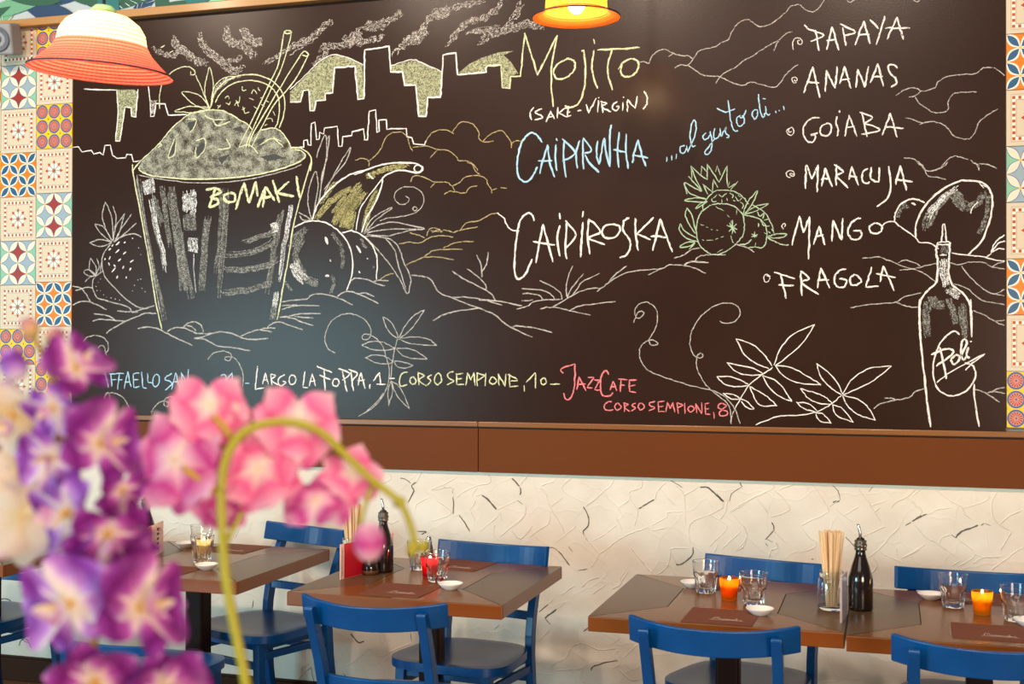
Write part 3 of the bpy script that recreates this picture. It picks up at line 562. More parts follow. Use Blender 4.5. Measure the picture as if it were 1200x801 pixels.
def prints(kind):
    P = []
    if kind == 'A':
        P.append(('line', [(.085, .075), (.915, .075), (.915, .925), (.085, .925)], 0)); P.append(('cream', [(.09, .08), (.91, .08), (.91, .92), (.09, .92)], 1))
        lo, hi = .105, .895
        n = 15
        for i in range(n):
            c = lo+.03+(hi-lo-.06)*i/(n-1); k = 'rust' if i % 2 == 0 else 'white'; h = .026
            for (cx, cy) in ((c, lo+.03), (c, hi-.03), (lo+.03, c), (hi-.03, c)):
                P.append((k, [(cx-h, cy-h), (cx+h, cy-h), (cx+h, cy+h), (cx-h, cy+h)], 2))
        P.append(('line', [(.175, .175), (.825, .175), (.825, .825), (.175, .825)], 1.2)); P.append(('cream', [(.182, .182), (.818, .182), (.818, .818), (.182, .818)], 1.4))
        for i in range(8):
            a = 2*PI*i/8; c, s = math.cos(a), math.sin(a)
            q = lambda r, t: (.5+c*r-s*t, .5+s*r+c*t)
            P.append(('rust', [q(.155, 0), q(.19, .036), q(.245, 0), q(.19, -.036)], 3))
            a += PI/8; c, s = math.cos(a), math.sin(a)
            P.append(('line', lens((.5+c*.03, .5+s*.03), (.5+c*.215, .5+s*.215), .27), 2)); P.append(('white', lens((.5+c*.045, .5+s*.045), (.5+c*.205, .5+s*.205), .24), 3))
        P.append(('line', circle(.5, .5, .05, 12), 4)); P.append(('rust', circle(.5, .5, .028, 10), 5))
    if kind == 'B':
        P.append(('yellow', [(0, 0), (1, 0), (1, 1), (0, 1)], 0))
        for i in range(3):
            for j in range(3):
                x, y = (i+.5)/3, (j+.5)/3
                P.append(('blue', circle(x, y, .158, 24), 1)); P.append(('pink', circle(x, y, .124, 20), 2))
                for k in range(14):
                    a = 2*PI*k/14; c, s = math.cos(a), math.sin(a)
                    P.append(('red', [(x+c*.03, y+s*.03), (x+c*.112-s*.014, y+s*.112+c*.014), (x+c*.112+s*.014, y+s*.112-c*.014)], 3))
                P.append(('blue', circle(x, y, .02, 8), 4))
        for i in (0, 1, 2, 3):
            for j in (0, 1, 2, 3): P.append(('green', circle(i/3, j/3, .02, 8), 2))
    if kind in 'CD':
        P.append(('orange' if kind == 'C' else 'mist', [(0, 0), (1, 0), (1, 1), (0, 1)], 0))
        for i in range(5):
            for j in range(5):
                x, y = i/4, j/4
                if (i+j) % 2:
                    if kind == 'D' and (i % 4 == 0 or i == 2):
                        P.append(('maroon' if i == 2 else 'mint', [(x-.25, y), (x, y-.25), (x+.25, y), (x, y+.25)], 1))
                else:
                    for dx, dy in ((.25, .25), (.25, -.25)):
                        if 0 <= x+dx <= 1 and 0 <= y+dy <= 1:
                            a, b = (x, y), (x+dx, y+dy)
                            if kind == 'C': P.append(('white', lens(a, b, .275), 2)); P.append(('navy', lens(a, b, .20, .07), 3))
                            else: P.append(('blue', lens(a, b, .225), 2)); P.append(('petal', lens(a, b, .20, .02), 3))
        for i in range(5):
            for j in range(5):
                if (i+j) % 2 == 0: P.append(('yellow', circle(i/4, j/4, .024, 8), 4))
    return P
def clip(poly, ax, val, keep_gt):
    o = []
    for i in range(len(poly)):
        a, b = poly[i-1], poly[i]; ina = (a[ax] >= val) == keep_gt or a[ax] == val; inb = (b[ax] >= val) == keep_gt or b[ax] == val
        if ina != inb:
            t = (val-a[ax])/(b[ax]-a[ax]); o.append((a[0]+(b[0]-a[0])*t, a[1]+(b[1]-a[1])*t))
        if inb: o.append(b)
    return o
tile_cache = {}
def tile_mesh(kind, v0=0.0, v1=1.0):
    key = (kind, round(v0, 2), round(v1, 2))
    if key in tile_cache: return tile_cache[key]
    b = MB(); g = .0012; base = {'A': 'cream', 'B': 'yellow', 'C': 'orange', 'D': 'mist'}[kind]
    b.box(g, TW-g, .0, .012, TH*v0+g, TH*v1-g, TI[base])
    for col, poly, lay in prints(kind):
        for ax, val, gt in ((0, .008, True), (0, .992, False), (1, v0+.008, True), (1, v1-.008, False)):
            poly = clip(poly, ax, val, gt)
            if len(poly) < 3: break
        if len(poly) < 3: continue
        y = -.0002-.00012*lay
        b.add([(x*TW, y, z*TH) for x, z in poly], [tuple(range(len(poly)))], TI[col])
    o = b.build('tile', TM, recalc=False); me = o.data; bpy.data.objects.remove(o)
    tile_cache[key] = me; return me
def tile(kind, x, z, v0=0.0, v1=1.0):
    o = bpy.data.objects.new('tile', tile_mesh(kind, v0, v1)); C.objects.link(o); o.parent = wall; o.location = (x, WY-.002, z)
LX = BX0-.001
# left columns (column 1 touches the board): top row begins at z = 3.14
# boundaries measured: the row between 2.512 and 2.7215 is the yellow one of column 1
rows = [3.1405-.2095*i for i in range(5)]      # bottoms 3.1405? tops handled below
top0 = 2.7215+2*.2095                           # top of the topmost tile
colL1 = ['B', 'A', 'B', 'A', 'D', 'A', 'C']     # beside the board, downward
colL0 = ['D', 'A', 'D', 'A', 'C', 'A', 'D', 'A']
def column(seq, x, ztop, half, tail):
    z = ztop
    for k in seq:
        z -= TH
        v1 = 1.0
        if z+TH > 3.125: v1 = max(.05, (3.125-z)/TH)
        if v1 > .06: tile(k, x, z, 0, v1)
    # cut row, then a full and a cut one down to the band
    for k, v0 in tail:
        h = (1-v0)*TH; tile(k, x, z-TH, v0, 1.0); z -= h
    return z
zc = 1.268
def tails(ztop, n, kinds):
    z = ztop-TH*n; out = []; cut = .2
    out.append((kinds[0], cut)); z -= TH*(1-cut)
    i = 1
    while z-TH > zc: out.append((kinds[i % len(kinds)], 0.0)); z -= TH; i += 1
    if z-zc > .01: out.append((kinds[i % len(kinds)], 1-(z-zc)/TH))
    return out
column(colL1, LX-TW, top0, None, tails(top0, 7, 'ABA'))
t0 = 2.7215+2*.2095-.012
column(['C', 'A', 'D', 'A', 'C', 'A', 'D', 'A'][1:], LX-2*TW-.0005, t0, None, tails(t0, 7, 'BAD'))
column(['A', 'C', 'A', 'B', 'A', 'D', 'A'], LX-3*TW-.001, top0, None, tails(top0, 7, 'ACA'))
column(['B', 'A', 'D', 'A', 'B', 'A', 'C'], LX-4*TW-.0015, top0, None, tails(top0, 7, 'BAD'))
zt = on_wall(1185, 40).z+TH
for ci, seq in enumerate(('DACADACAB', 'ABADACADA', 'CADABACAC')):
    z = zt+TH; x = BX1+.002+ci*(TW+.0005)
    for k in seq:
        z -= TH
        if z >= 3.11: continue
        if z < zc-.02: 
            break
        v1 = 1.0 if z+TH <= 3.12 else (3.12-z)/TH
        tile(k, x, z, 0 if z > zc else (zc-z)/TH, v1)
# ---- blackboard with its chalk drawings
def board_mat():
    m, n, l, b = mat('brown_black_slate')
    t = n.new('ShaderNodeTexCoord'); q = n.new('ShaderNodeTexNoise'); q.inputs['Scale'].default_value = 1.6; q.inputs['Detail'].default_value = 5
    r = ramp(n, [(.3, (.025, .0105, .0066)), (.7, (.033, .0143, .0094))]); l.new(t.outputs['Object'], q.inputs['Vector']); l.new(q.outputs[0], r.inputs[0]); l.new(r.outputs[0], b.inputs['Base Color'])
    q2 = n.new('ShaderNodeTexNoise'); q2.inputs['Scale'].default_value = 160; l.new(t.outputs['Object'], q2.inputs['Vector'])
    k = n.new('ShaderNodeBump'); k.inputs['Strength'].default_value = .12; k.inputs['Distance'].default_value = .002; l.new(q2.outputs[0], k.inputs['Height']); l.new(k.outputs[0], b.inputs['Normal'])
    b.inputs['Roughness'].default_value = .24; b.inputs['Specular IOR Level'].default_value = .12
    return m
M_BOARD = board_mat()
board = empty('chalkboard', ((BX0+BX1)/2, WY, BZ0), 0, 'huge dark brown chalkboard covered in chalk drawings and drink names above wood band', 'chalkboard')
ox, oz = (BX0+BX1)/2, BZ0
q = MB(); q.box(BX0-ox, BX1-ox, 0, .012, 0, BZ1-.011-oz); q.build('slate', M_BOARD, board, bevel=.001)
PEN = {'w': chalk('chalk_white', (.86, .80, .76), .5, .72), 'd': chalk('chalk_thin_white', (.72, .67, .62), .52, .86, amax=.85),
       'y': chalk('chalk_pale_yellow', (.74, .74, .46), .5, .74), 'o': chalk('chalk_ochre', (.55, .43, .22), .5, .8, amax=.9),
       'b': chalk('chalk_blue', (.42, .66, .84), .42, .64), 'p': chalk('chalk_pink', (.80, .22, .24), .45, .72),
       'g': chalk('chalk_green', (.42, .56, .38), .45, .75), 'W': chalk('chalk_side_white', (.80, .79, .78), .62, .82, 330),
       'E': chalk('chalk_smoke', (.66, .58, .52), .70, .86, 300), 'Y': chalk('chalk_side_yellow', (.56, .56, .34), .56, .86, 300, .85),
       'I': chalk('chalk_ice', (.50, .50, .40), .78, 1.15, 380, .85, 26, .9), 'G': chalk('chalk_side_grey', (.42, .42, .38), .64, .92, 360, .8), 'J': chalk('chalk_side_gold', (.55, .50, .22), .55, .9, 340, .8),
       'B': pm('chalk_rubbed_out', (.030, .021, .017), .5)}
order = list(PEN); slots = [PEN[k] for k in order]
parts = {}
cnt = 0
for part, pen, pts in parse(CHALK):
    b = parts.setdefault(part, MB()); cnt += 1
    depth = {'B': .0016, 'w': .0012, 'y': .0011}
    if pen[0] == '#':
        p = wpx(pts); y = -.0004-cnt*1e-6 if pen[1] != 'B' else -.0009
        b.add([(x-ox, y, z-oz) for x, z in p], [tuple(range(len(p)))], order.index(pen[1])); continue
    sharp = pen[0] == '!'; pen = pen.lstrip('!')
    wd = float(pen[1:])/(10 if pen[0].islower() else 4)*px_m(*pts[len(pts)//2])
    q = sharp_pts(pts) if sharp else smooth_pts(pts, 5)
    if len(pts) == 2 and pts[0] == pts[1]: continue
    jit = .0008 if pen[0].islower() else .002
    q = [(x-ox+rnd.gauss(0, jit), z-oz+rnd.gauss(0, jit)) for x, z in wpx(q)]
    y = (-.0006 if pen[0].isupper() else -.0011)-cnt*1.2e-6
    if pen[0] in 'WEGJ' and wd > .012:
        ns = max(3, int(wd/.0048)); k = .62 if pen[0] == 'E' else .9
        for si in range(ns):
            off = ((si+.5)/ns-.5)*wd*k+rnd.gauss(0, .0012); n_ = len(q)
            i0 = int(rnd.uniform(0, .18)*n_); i1 = n_-int(rnd.uniform(0, .18)*n_); qq = []; ph = rnd.uniform(0, 6); am = .006 if pen[0] == 'E' else .0012
            for i in range(i0, i1):
                a = q[max(i-1, 0)]; c = q[min(i+1, n_-1)]; dx, dz = c[0]-a[0], c[1]-a[1]; L = math.hypot(dx, dz) or 1e-6
                o_ = off+am*math.sin(ph+i*(1.7 if pen[0] == 'E' else .5)); qq.append((q[i][0]-dz/L*o_, q[i][1]+dx/L*o_))
            if len(qq) > 2: b.ribbon(qq, .0058*rnd.uniform(.7, 1.3), y-si*2e-7, order.index(pen[0]), rnd)
        continue
    b.ribbon(q, wd*(.92 if pen[0].islower() else .62 if pen[0] == 'E' else .9), y, order.index(pen[0]), rnd)
plab = dict(chalk_lettering='chalk handwriting in white, yellow, blue and pink', chalk_skyline='chalk city skyline with smoke and hills',
            chalk_clouds='thin chalk cloud outlines', chalk_drink='large chalk drawing of a glass of crushed ice with straws',
            chalk_fruit='chalk drawings of fruit and leaves', chalk_ground='chalk lines of ground and twigs', chalk_leaves='chalk tendrils and leafy sprigs',
            chalk_bottle='chalk drawing of a spirits bottle')
for (k, _), b in parts.items(): tag(b.build(k, slots, board, recalc=False), plab[k])
# ---- leaf wallpaper panel above the board
wp = empty('wallpaper_panel', (-1.5, WY-.03, 3.09), 0, 'tropical leaf wallpaper panel edged with a pale wooden strip above the chalkboard', 'wallpaper')
M_STRIP = wood('honey_oak_strip', (.42, .20, .06), (.70, .40, .15), (2, 8, 20), .45, .1)
q = MB(); q.box(-4.5, 4.7, 0, .042, .035, .66); q.build('backing', pm('wallpaper_ground', (.42, .46, .48), .7), wp)
q = MB(); q.box(-4.5, 4.7, -.012, .045, 0, .036); q.build('wooden_strip', M_STRIP, wp, bevel=.003)
LC = [pm('leaf_print_'+n, srgb(*c), .65) for n, c in (('forest', (38, 82, 62)), ('teal', (36, 104, 104)), ('navy', (30, 58, 92)), ('sage', (104, 156, 122)), ('mint', (140, 196, 160)), ('pale', (214, 216, 218)))]
def leaf_print(x, z, L, wdt, ang, mi, ribs):
    b = MB(); c, s = math.cos(ang), math.sin(ang); n = 12
    T = lambda u, v: (x+u*c-v*s, z+u*s+v*c)
    ed = [(L*i/n, wdt*math.sin(PI*(i/n)**.8)) for i in range(n+1)]
    po = [T(u, v) for u, v in ed]+[T(u, -v) for u, v in ed[-2:0:-1]]
    for ax, val, gt in ((1, .037, True), (1, .655, False)): po = clip(po, ax, val, gt) if len(po) > 2 else po
    if len(po) < 3: return
    lay = leaf_print.k = leaf_print.k+1
    b.add([(px, -.0004-lay*.00006, pz) for px, pz in po], [tuple(range(len(po)))], mi)
    if ribs:
        for i in range(1, 9):
            for sg in (-1, 1):
                u = L*i/10; v = wdt*math.sin(PI*((i+1.5)/10)**.8)*.95 if i < 8 else 0
                q = [T(u, 0), T(u+L*.12, sg*v), T(u+L*.135, sg*v)]
                for ax, val, gt in ((1, .037, True), (1, .655, False)): q = clip(q, ax, val, gt) if len(q) > 2 else q
                if len(q) > 2: b.add([(px, -.00045-lay*.00006, pz) for px, pz in q], [tuple(range(len(q)))], 5)
    b.build('leaf_print', LC, wp, recalc=False)
leaf_print.k = 0
lr = random.Random(11)
for i in range(190):
    x = -4.3+8.8*((i*0.618) % 1)+lr.uniform(-.1, .1)
    leaf_print(x, lr.uniform(-.12, .42), lr.uniform(.25, .5), lr.uniform(.025, .06), lr.uniform(-.3, PI+.3), (0, 3, 1, 0, 2, 1, 0, 2, 4, 1, 0)[i % 11], i % 3 == 0)
# ------------------------------------------------------------ tables
M_TMID = wood('table_oak_mid', (.165, .062, .017), (.35, .150, .050), (1.2, 12, 6), .27, .10, .12, .25)
M_TSIDE = wood('table_walnut_side', (.105, .058, .030), (.20, .118, .066), (11, 1.0, 6), .32, .08, .2, .25)
M_TEDGE = wood('table_edge', (.20, .052, .006), (.50, .165, .022), (5, 5, 16), .32, .15, .12, .3)
M_TDARK = pm('table_joint_dark', (.018, .010, .006), .6)
M_COL = wood('dark_column', (.016, .005, .003), (.060, .018, .008), (16, 16, .8), .5, .0, .1, .12)
def make_table(loc, label):
    t = empty('restaurant_table', loc, 0, label, 'table', 'square wooden tables along the chalkboard wall')
    W, D, ix, iy, Z = .380, .378, .172, .164, .75
    b = MB(); b.box(-W+.012, W-.012, -D+.012, D-.012, Z-.046, Z-.004); b.build('core', M_TDARK, t)
    for x0, x1, y0, y1 in ((-W, W, -D, -D+.0125), (-W, W, D-.0125, D), (-W, -W+.0125, -D+.0126, D-.0126), (W-.0125, W, -D+.0126, D-.0126)):
        b = MB(); b.box(x0, x1, y0, y1, Z-.046, Z-.0006); b.build('edge_band', M_TEDGE, t, bevel=.003)
    g = .0017
    def panel(poly, m, lab):
        b = MB(); n = len(poly); b.add([(x, y, Z-.005) for x, y in poly]+[(x, y, Z) for x, y in poly], [tuple(range(n))[::-1], tuple(range(n, 2*n))]+[(i, (i+1) % n, n+(i+1) % n, n+i) for i in range(n)])
        tag(b.build('top_panel', m, t), lab)
    e = .0008
    for s in (-1, 1):
        panel([(s*(W-e), -D+e+2*g), (s*(W-e), D-e-2*g), (s*(ix+g), iy-g), (s*(ix+g), -iy+g)][::s], M_TSIDE, 'greyer walnut side panel')
    for s in (-1, 1):
        panel([(-W+e+2*g, s*(D-e)), (W-e-2*g, s*(D-e)), (ix, s*(iy+g*.25)), (-ix, s*(iy+g*.25))][::-s], M_TMID, None)
    panel([(-ix+g, -iy), (ix-g, -iy), (ix-g, iy), (-ix+g, iy)], M_TMID, None)
    b = MB(); b.box(-.038, .038, -.038, .038, .018, Z-.046); b.build('pedestal', M_COL, t, bevel=.010, bseg=3)
    b = MB(); b.box(-.22, .22, -.22, .22, 0, .018); b.build('base_plate', M_COL, t, bevel=.004)
    b = MB(); b.box(-.15, .15, -.15, .15, Z-.058, Z-.046); b.build('mount_plate', M_COL, t)
    return t
tb = make_table((-2.575, 4.272, 0), 'square wooden table left of centre, its right corner beside the thin green orchid stem')
copy_tree(tb, (-1.567, 4.165, 0), 0, 'square wooden table in the middle with the red candle and red menu card')
copy_tree(tb, (-.5085, 4.090, 0), 0, 'square wooden table right of centre with the orange candle')
copy_tree(tb, (.2565, 4.060, 0), 0, 'square wooden table at the right edge with the yellow candle')
copy_tree(tb, (-3.585, 4.31, 0), 0, 'square wooden table at the far left, mostly behind purple orchids')
# ------------------------------------------------------------ chairs
def blue_mat():
    m, n, l, b = mat('blue_lacquer')
    t = n.new('ShaderNodeTexCoord'); q = n.new('ShaderNodeTexNoise'); q.inputs['Scale'].default_value = 6
    r = ramp(n, [(.3, (.0012, .046, .175)), (.7, (.0015, .066, .235))]); l.new(t.outputs['Object'], q.inputs['Vector']); l.new(q.outputs[0], r.inputs[0]); l.new(r.outputs[0], b.inputs['Base Color'])
    b.inputs['Roughness'].default_value = .29; b.inputs['Specular IOR Level'].default_value = .32; b.inputs['Coat Weight'].default_value = .0; b.inputs['Coat Roughness'].default_value = .08
    return m
M_BLUE = blue_mat()
def make_chair(loc, rz, label, group):
    c = empty('dining_chair', loc, rz, label, 'chair', group)
    # seat: rounded square with a shallow dish
    b = MB(); n = 40; hw, hd = .222, .212; rings = [0, .35, .6, .8, .93, 1.0]
    def sup(a, k, y_off=0):
        ca, sa = math.cos(a), math.sin(a); e = 2/3.6
        x = hw*k*math.copysign(abs(ca)**e, ca); y = hd*k*math.copysign(abs(sa)**e, sa)
        return x*(1-.10*(y/hd)), y
    vs = [(0, 0, .452)]; fs = []
    for r in rings[1:]:
        for i in range(n):
            x, y = sup(2*PI*i/n, r); vs.append((x, y, .452+.008*min(1, r/.93)**2.5-(0 if r < 1 else .002)))
    for i in range(n): x, y = sup(2*PI*i/n, 1.0); vs.append((x, y, .428))
    for i in range(n): x, y = sup(2*PI*i/n, .95); vs.append((x, y, .424))
    fs = [(0, 1+i, 1+(i+1) % n) for i in range(n)]
    for j in range(6): fs += [(1+j*n+i, 1+(j+1)*n+i, 1+(j+1)*n+(i+1) % n, 1+j*n+(i+1) % n) for i in range(n)]
    fs.append(tuple(1+6*n+i for i in range(n))[::-1]); b.add(vs, fs); s = b.build('seat', M_BLUE, c, smooth=True)
    q = s.modifiers.new('edge', 'EDGE_SPLIT'); q.split_angle = .7
    for sx in (-1, 1):
        b = MB(); b.sweep_rect([(sx*.182, -.172, 0), (sx*.168, -.158, .425)], [(.013, 0, 0), (.019, 0, 0)], [(0, .013, 0), (0, .019, 0)]); b.build('front_leg', M_BLUE, c, bevel=.003)
        P = [(.192, .262, 0), (.184, .222, .2), (.178, .204, .42), (.177, .222, .56), (.178, .264, .68), (.179, .298, .76), (.179, .312, .792), (.179, .315, .800)]
        Z = []
        for i in range(len(P)-1):
            for t in (0, .5):
                a = [P[max(i-1, 0)], P[i], P[i+1], P[min(i+2, len(P)-1)]]
                Z.append(tuple(.5*((2*a[1][k])+(-a[0][k]+a[2][k])*t+(2*a[0][k]-5*a[1][k]+4*a[2][k]-a[3][k])*t*t+(-a[0][k]+3*a[1][k]-3*a[2][k]+a[3][k])*t**3) for k in range(3)))
        Z.append(P[-1]); k = len(Z)
        dep = [.013+.007*math.sin(PI*min(1, i/(k-2)))*.9 for i in range(k)]; dep[-1] = .006; dep[-2] = .0115
        b = MB(); b.sweep_rect([(sx*x, y, z) for x, y, z in Z], (.0145, 0, 0), [(0, d, 0) for d in dep]); b.build('back_leg', M_BLUE, c, bevel=.004, bseg=3)
    def rail(half, rad, yc, z0, z1, lean, th):
        b = MB(); pts = []; T = []; n = 20; A = math.asin(half/rad)
        zm = (z0+z1)/2; h = (z1-z0)/2
        for i in range(n+1):
            a = -A+2*A*i/n; pts.append((rad*math.sin(a), yc-rad*(1-math.cos(a)), zm-lean*rad*(A*A/2-(1-math.cos(a)))*0-lean*(yc-(yc-rad*(1-math.cos(a))))*-1*1.0)); T.append((th*math.sin(a), th*math.cos(a), 0))
        pts = [(x, y, z-lean*(rad*(1-math.cos(A)))) for x, y, z in pts]
        b.sweep_rect(pts, (0, lean*h, h), T); return b
    o = rail(.232, .413, .312, .750, .824, .21, .009).build('backrest', M_BLUE, c, bevel=.004, bseg=3)
    o = rail(.168, .6, .242, .548, .580, .1, .008).build('back_rail', M_BLUE, c, bevel=.003)
    bars = [((-.170, -.163, .335), (.170, -.163, .335)), ((-.172, -.155, .372), (-.18, .205, .372)), ((.172, -.155, .372), (.18, .205, .372)), ((-.178, .208, .335), (.178, .208, .335))]
    for a, d in bars:
        b = MB(); ax = abs(a[0]-d[0]) > .1
        b.sweep_rect([a, d], (0, 0, .014), (0, .009, 0) if ax else (.009, 0, 0)); b.build('stretcher', M_BLUE, c, bevel=.003)
    b = MB(); b.box(-.155, .155, -.165, -.147, .395, .427); b.box(-.155, .155, .180, .198, .395, .427); b.box(-.172, -.154, -.147, .18, .395, .427); b.box(.154, .172, -.147, .18, .395, .427)
    b.build('seat_frame', M_BLUE, c, bevel=.002)
    return c
R = math.radians
GB, GF = 'blue chairs on the wall side of the tables', 'blue chairs on the near side of the tables'
ch = make_chair((-1.50, 4.315, 0), R(-7), 'blue wooden chair against the wall behind the middle table with the red candle', GB)
copy_tree(ch, (-2.455, 4.545, 0), R(-19), 'blue wooden chair against the wall, whole seat showing between two tables', GB)
copy_tree(ch, (-.485, 4.262, 0), R(-14), 'blue wooden chair against the wall behind the orange candle', GB)
copy_tree(ch, (.232, 4.225, 0), R(-3), 'blue wooden chair against the wall behind the yellow candle', GB)
copy_tree(ch, (-3.655, 4.375, 0), R(-8), 'blue wooden chair against the wall at the far left, behind the purple orchids', GB)
copy_tree(ch, (-1.478, 3.685, 0), R(180), 'blue wooden chair seen from behind, in front of the middle table', GF)
copy_tree(ch, (-.464, 3.68, 0), R(179), 'blue wooden chair seen from behind, in front of the table with the orange candle', GF)
copy_tree(ch, (.235, 3.66, 0), R(180), 'blue wooden chair seen from behind, cut by the right edge of the photo', GF)
copy_tree(ch, (-2.505, 3.825, 0), R(180), 'blue wooden chair seen from behind, mostly hidden by the purple orchids', GF)
# ------------------------------------------------------------ things on the tables
TZ = .7502
M_GLASS = pm('clear_glass', (.98, .99, .99), .015, trans=1, ior=1.46)
M_CER = pm('white_ceramic', (.86, .84, .82), .18, coat=.4)
def tumbler_mb():
    n = 60
    pr = [(.0, .0), (.028, .0), (.0325, .003), (.0335, .012), (.0385, .050), (.0405, .056), (.0425, .075), (.0453, .1040), (.0454, .1052), (.0450, .1060), (.0445, .1060), (.0441, .1052), (.0440, .1040), (.0412, .075), (.0385, .058), (.0320, .049), (.0262, .018), (.0, .015)]
    def fn(r, z, a):
        if r < .02 or z > .0545: return r
        k = min(1, (z+.004)/.012)*min(1, (.056-z)/.006)
        out = (r > .0315+.0001*z) 
        return r*(1-(.11 if out else .0)*k*(abs(math.sin(a*5))**.7)) if out else r
    b = MB(); b.lathe(pr, n, fn=fn); return b
tum = None
def place_tumbler(u, v, label):
    global tum
    p = on_level(u, v, .75)
    if tum is None:
        tum = tumbler_mb().build('glass_tumbler', M_GLASS, smooth=True); tum.location = (p.x, p.y, TZ)
        m = tum.modifiers.new('e', 'EDGE_SPLIT'); m.split_angle = .9
        o = tum
    else:
        o = tum.copy(); C.objects.link(o); o.location = (p.x, p.y, TZ); o.rotation_euler.z = u
    return tag(o, label, 'glass', 'faceted clear glass tumblers on the tables')
place_tumbler(883, 709, 'faceted clear tumbler in front, right of the orange candle, by the white dish')
place_tumbler(827, 694, 'faceted clear tumbler left of the orange candle, further back')
place_tumbler(1117, 711, 'faceted clear tumbler left of the yellow candle')
place_tumbler(1190, 727, 'faceted clear tumbler at the right edge of the photo, right of the yellow candle')
place_tumbler(512.5, 681, 'faceted clear tumbler in front of the red candle')
place_tumbler(491, 667, 'faceted clear tumbler behind and left of the red candle, under the green orchid buds')
place_tumbler(237, 659, 'faceted clear tumbler in front of the white candle on the left table')
place_tumbler(236.5, 646, 'faceted clear tumbler behind the white candle on the left table')
dish = None
def place_dish(u, v, label):
    global dish
    p = on_level(u, v, .75)
    if dish is None:
        b = MB(); b.lathe([(0, .0), (.021, .0), (.023, .002), (.034, .010), (.0425, .020), (.0430, .0215), (.0415, .0215), (.033, .0125), (.022, .006), (0, .0045)], 36)
        dish = b.build('sauce_dish', M_CER, smooth=True); dish.location = (p.x, p.y, TZ); o = dish
    else:
        o = dish.copy(); C.objects.link(o); o.location = (p.x, p.y, TZ)
    tag(o, label, 'dish', 'small white sauce dishes')
place_dish(890.5, 720, 'small white sauce dish in front of the tumbler by the orange candle')
place_dish(812, 688, 'small white sauce dish at the back, left of the orange candle')
place_dish(1091, 702, 'small white sauce dish beside the tumbler left of the yellow candle')
place_dish(1205, 733, 'small white sauce dish cut by the right edge of the photo')
place_dish(528, 690, 'small white sauce dish in front of the red candle')
place_dish(242, 667, 'small white sauce dish at the front of the left table')
place_dish(218, 641, 'small white sauce dish at the back of the left table')
# placemats with a white script word
M_MAT = pm('brown_paper_mat', srgb(112, 62, 44), .75, bump=.1, bscale=200)
M_SCRIPT = pm('pale_print', (.62, .50, .42), .7)
SCRIPT = [[(0, .2), (.05, .95), (.12, 1.0), (.2, .85), (.1, .6), (.22, .55), (.25, .3), (.12, .12), (0, .15), (-.08, .05)], [(.33, .5), (.28, .3), (.33, .12), (.4, .25), (.36, .5), (.46, .42)],
          [(.46, .45), (.46, .12), (.5, .45), (.54, .42), (.53, .12), (.58, .45), (.62, .4), (.62, .15), (.66, .15)], [(.76, .48), (.7, .4), (.68, .18), (.74, .12), (.78, .45), (.78, .15), (.82, .15)],
          [(.84, .95), (.84, .12)], [(.95, .5), (.86, .3), (.97, .12)], [(1.02, .48), (1.01, .14), (1.08, .16)], [(1.03, .7), (1.04, .72)], [(-.1, -.05), (.4, 0), (1.15, .02)]]
mat_proto = None
def place_mat(cx, cy, rz, label):
    global mat_proto
    if mat_proto is None:
        b = MB(); h = .106; b.box(-h, h, -h, h, 0, .0016); o = b.build('placemat', M_MAT); mat_proto = o
        s = MB()
        for st in SCRIPT:
            q = smooth_pts([(x*1000, y*1000) for x, y in st], 5)
            n = len(q); vs = []
            for i, (x, y) in enumerate(q):
                a = q[max(i-1, 0)]; c = q[min(i+1, n-1)]; dx, dy = c[0]-a[0], c[1]-a[1]; L = math.hypot(dx, dy) or 1; k = .0011
                X, Y = (x/1000-.5)*.082+.022, (y/1000-.3)*.038-.045; vs += [(X-dy/L*k, Y+dx/L*k, .0019), (X+dy/L*k, Y-dx/L*k, .0019)]
            s.add(vs, [(2*i, 2*i+1, 2*i+3, 2*i+2) for i in range(n-1)])
        s.build('script_word', M_SCRIPT, o, recalc=False)
    else:
        o = mat_proto.copy(); C.objects.link(o)
        for c in list(mat_proto.children): d = c.copy(); C.objects.link(d); d.parent = o
    o.location = (cx, cy, TZ); o.rotation_euler.z = rz
    tag(o, label, 'placemat', 'brown square placemats with a script word')
place_mat(-.497, 3.829, R(-1.5), 'brown placemat at the front of the table with the orange candle')
place_mat(-.52, 4.355, R(2), 'brown placemat behind the orange candle')
place_mat(.273, 3.842, R(-1), 'brown placemat at the front of the table with the yellow candle')
place_mat(.245, 4.362, R(1), 'brown placemat behind the yellow candle')
place_mat(-1.588, 3.925, R(-2), 'brown placemat at the front of the middle table')
place_mat(-1.562, 4.446, R(-6), 'brown placemat at the back of the middle table, right of the red candle')
place_mat(-2.559, 4.010, R(-2), 'brown placemat at the front of the left table, partly behind an orchid')
place_mat(-2.572, 4.545, R(-3), 'brown placemat at the back of the left table')
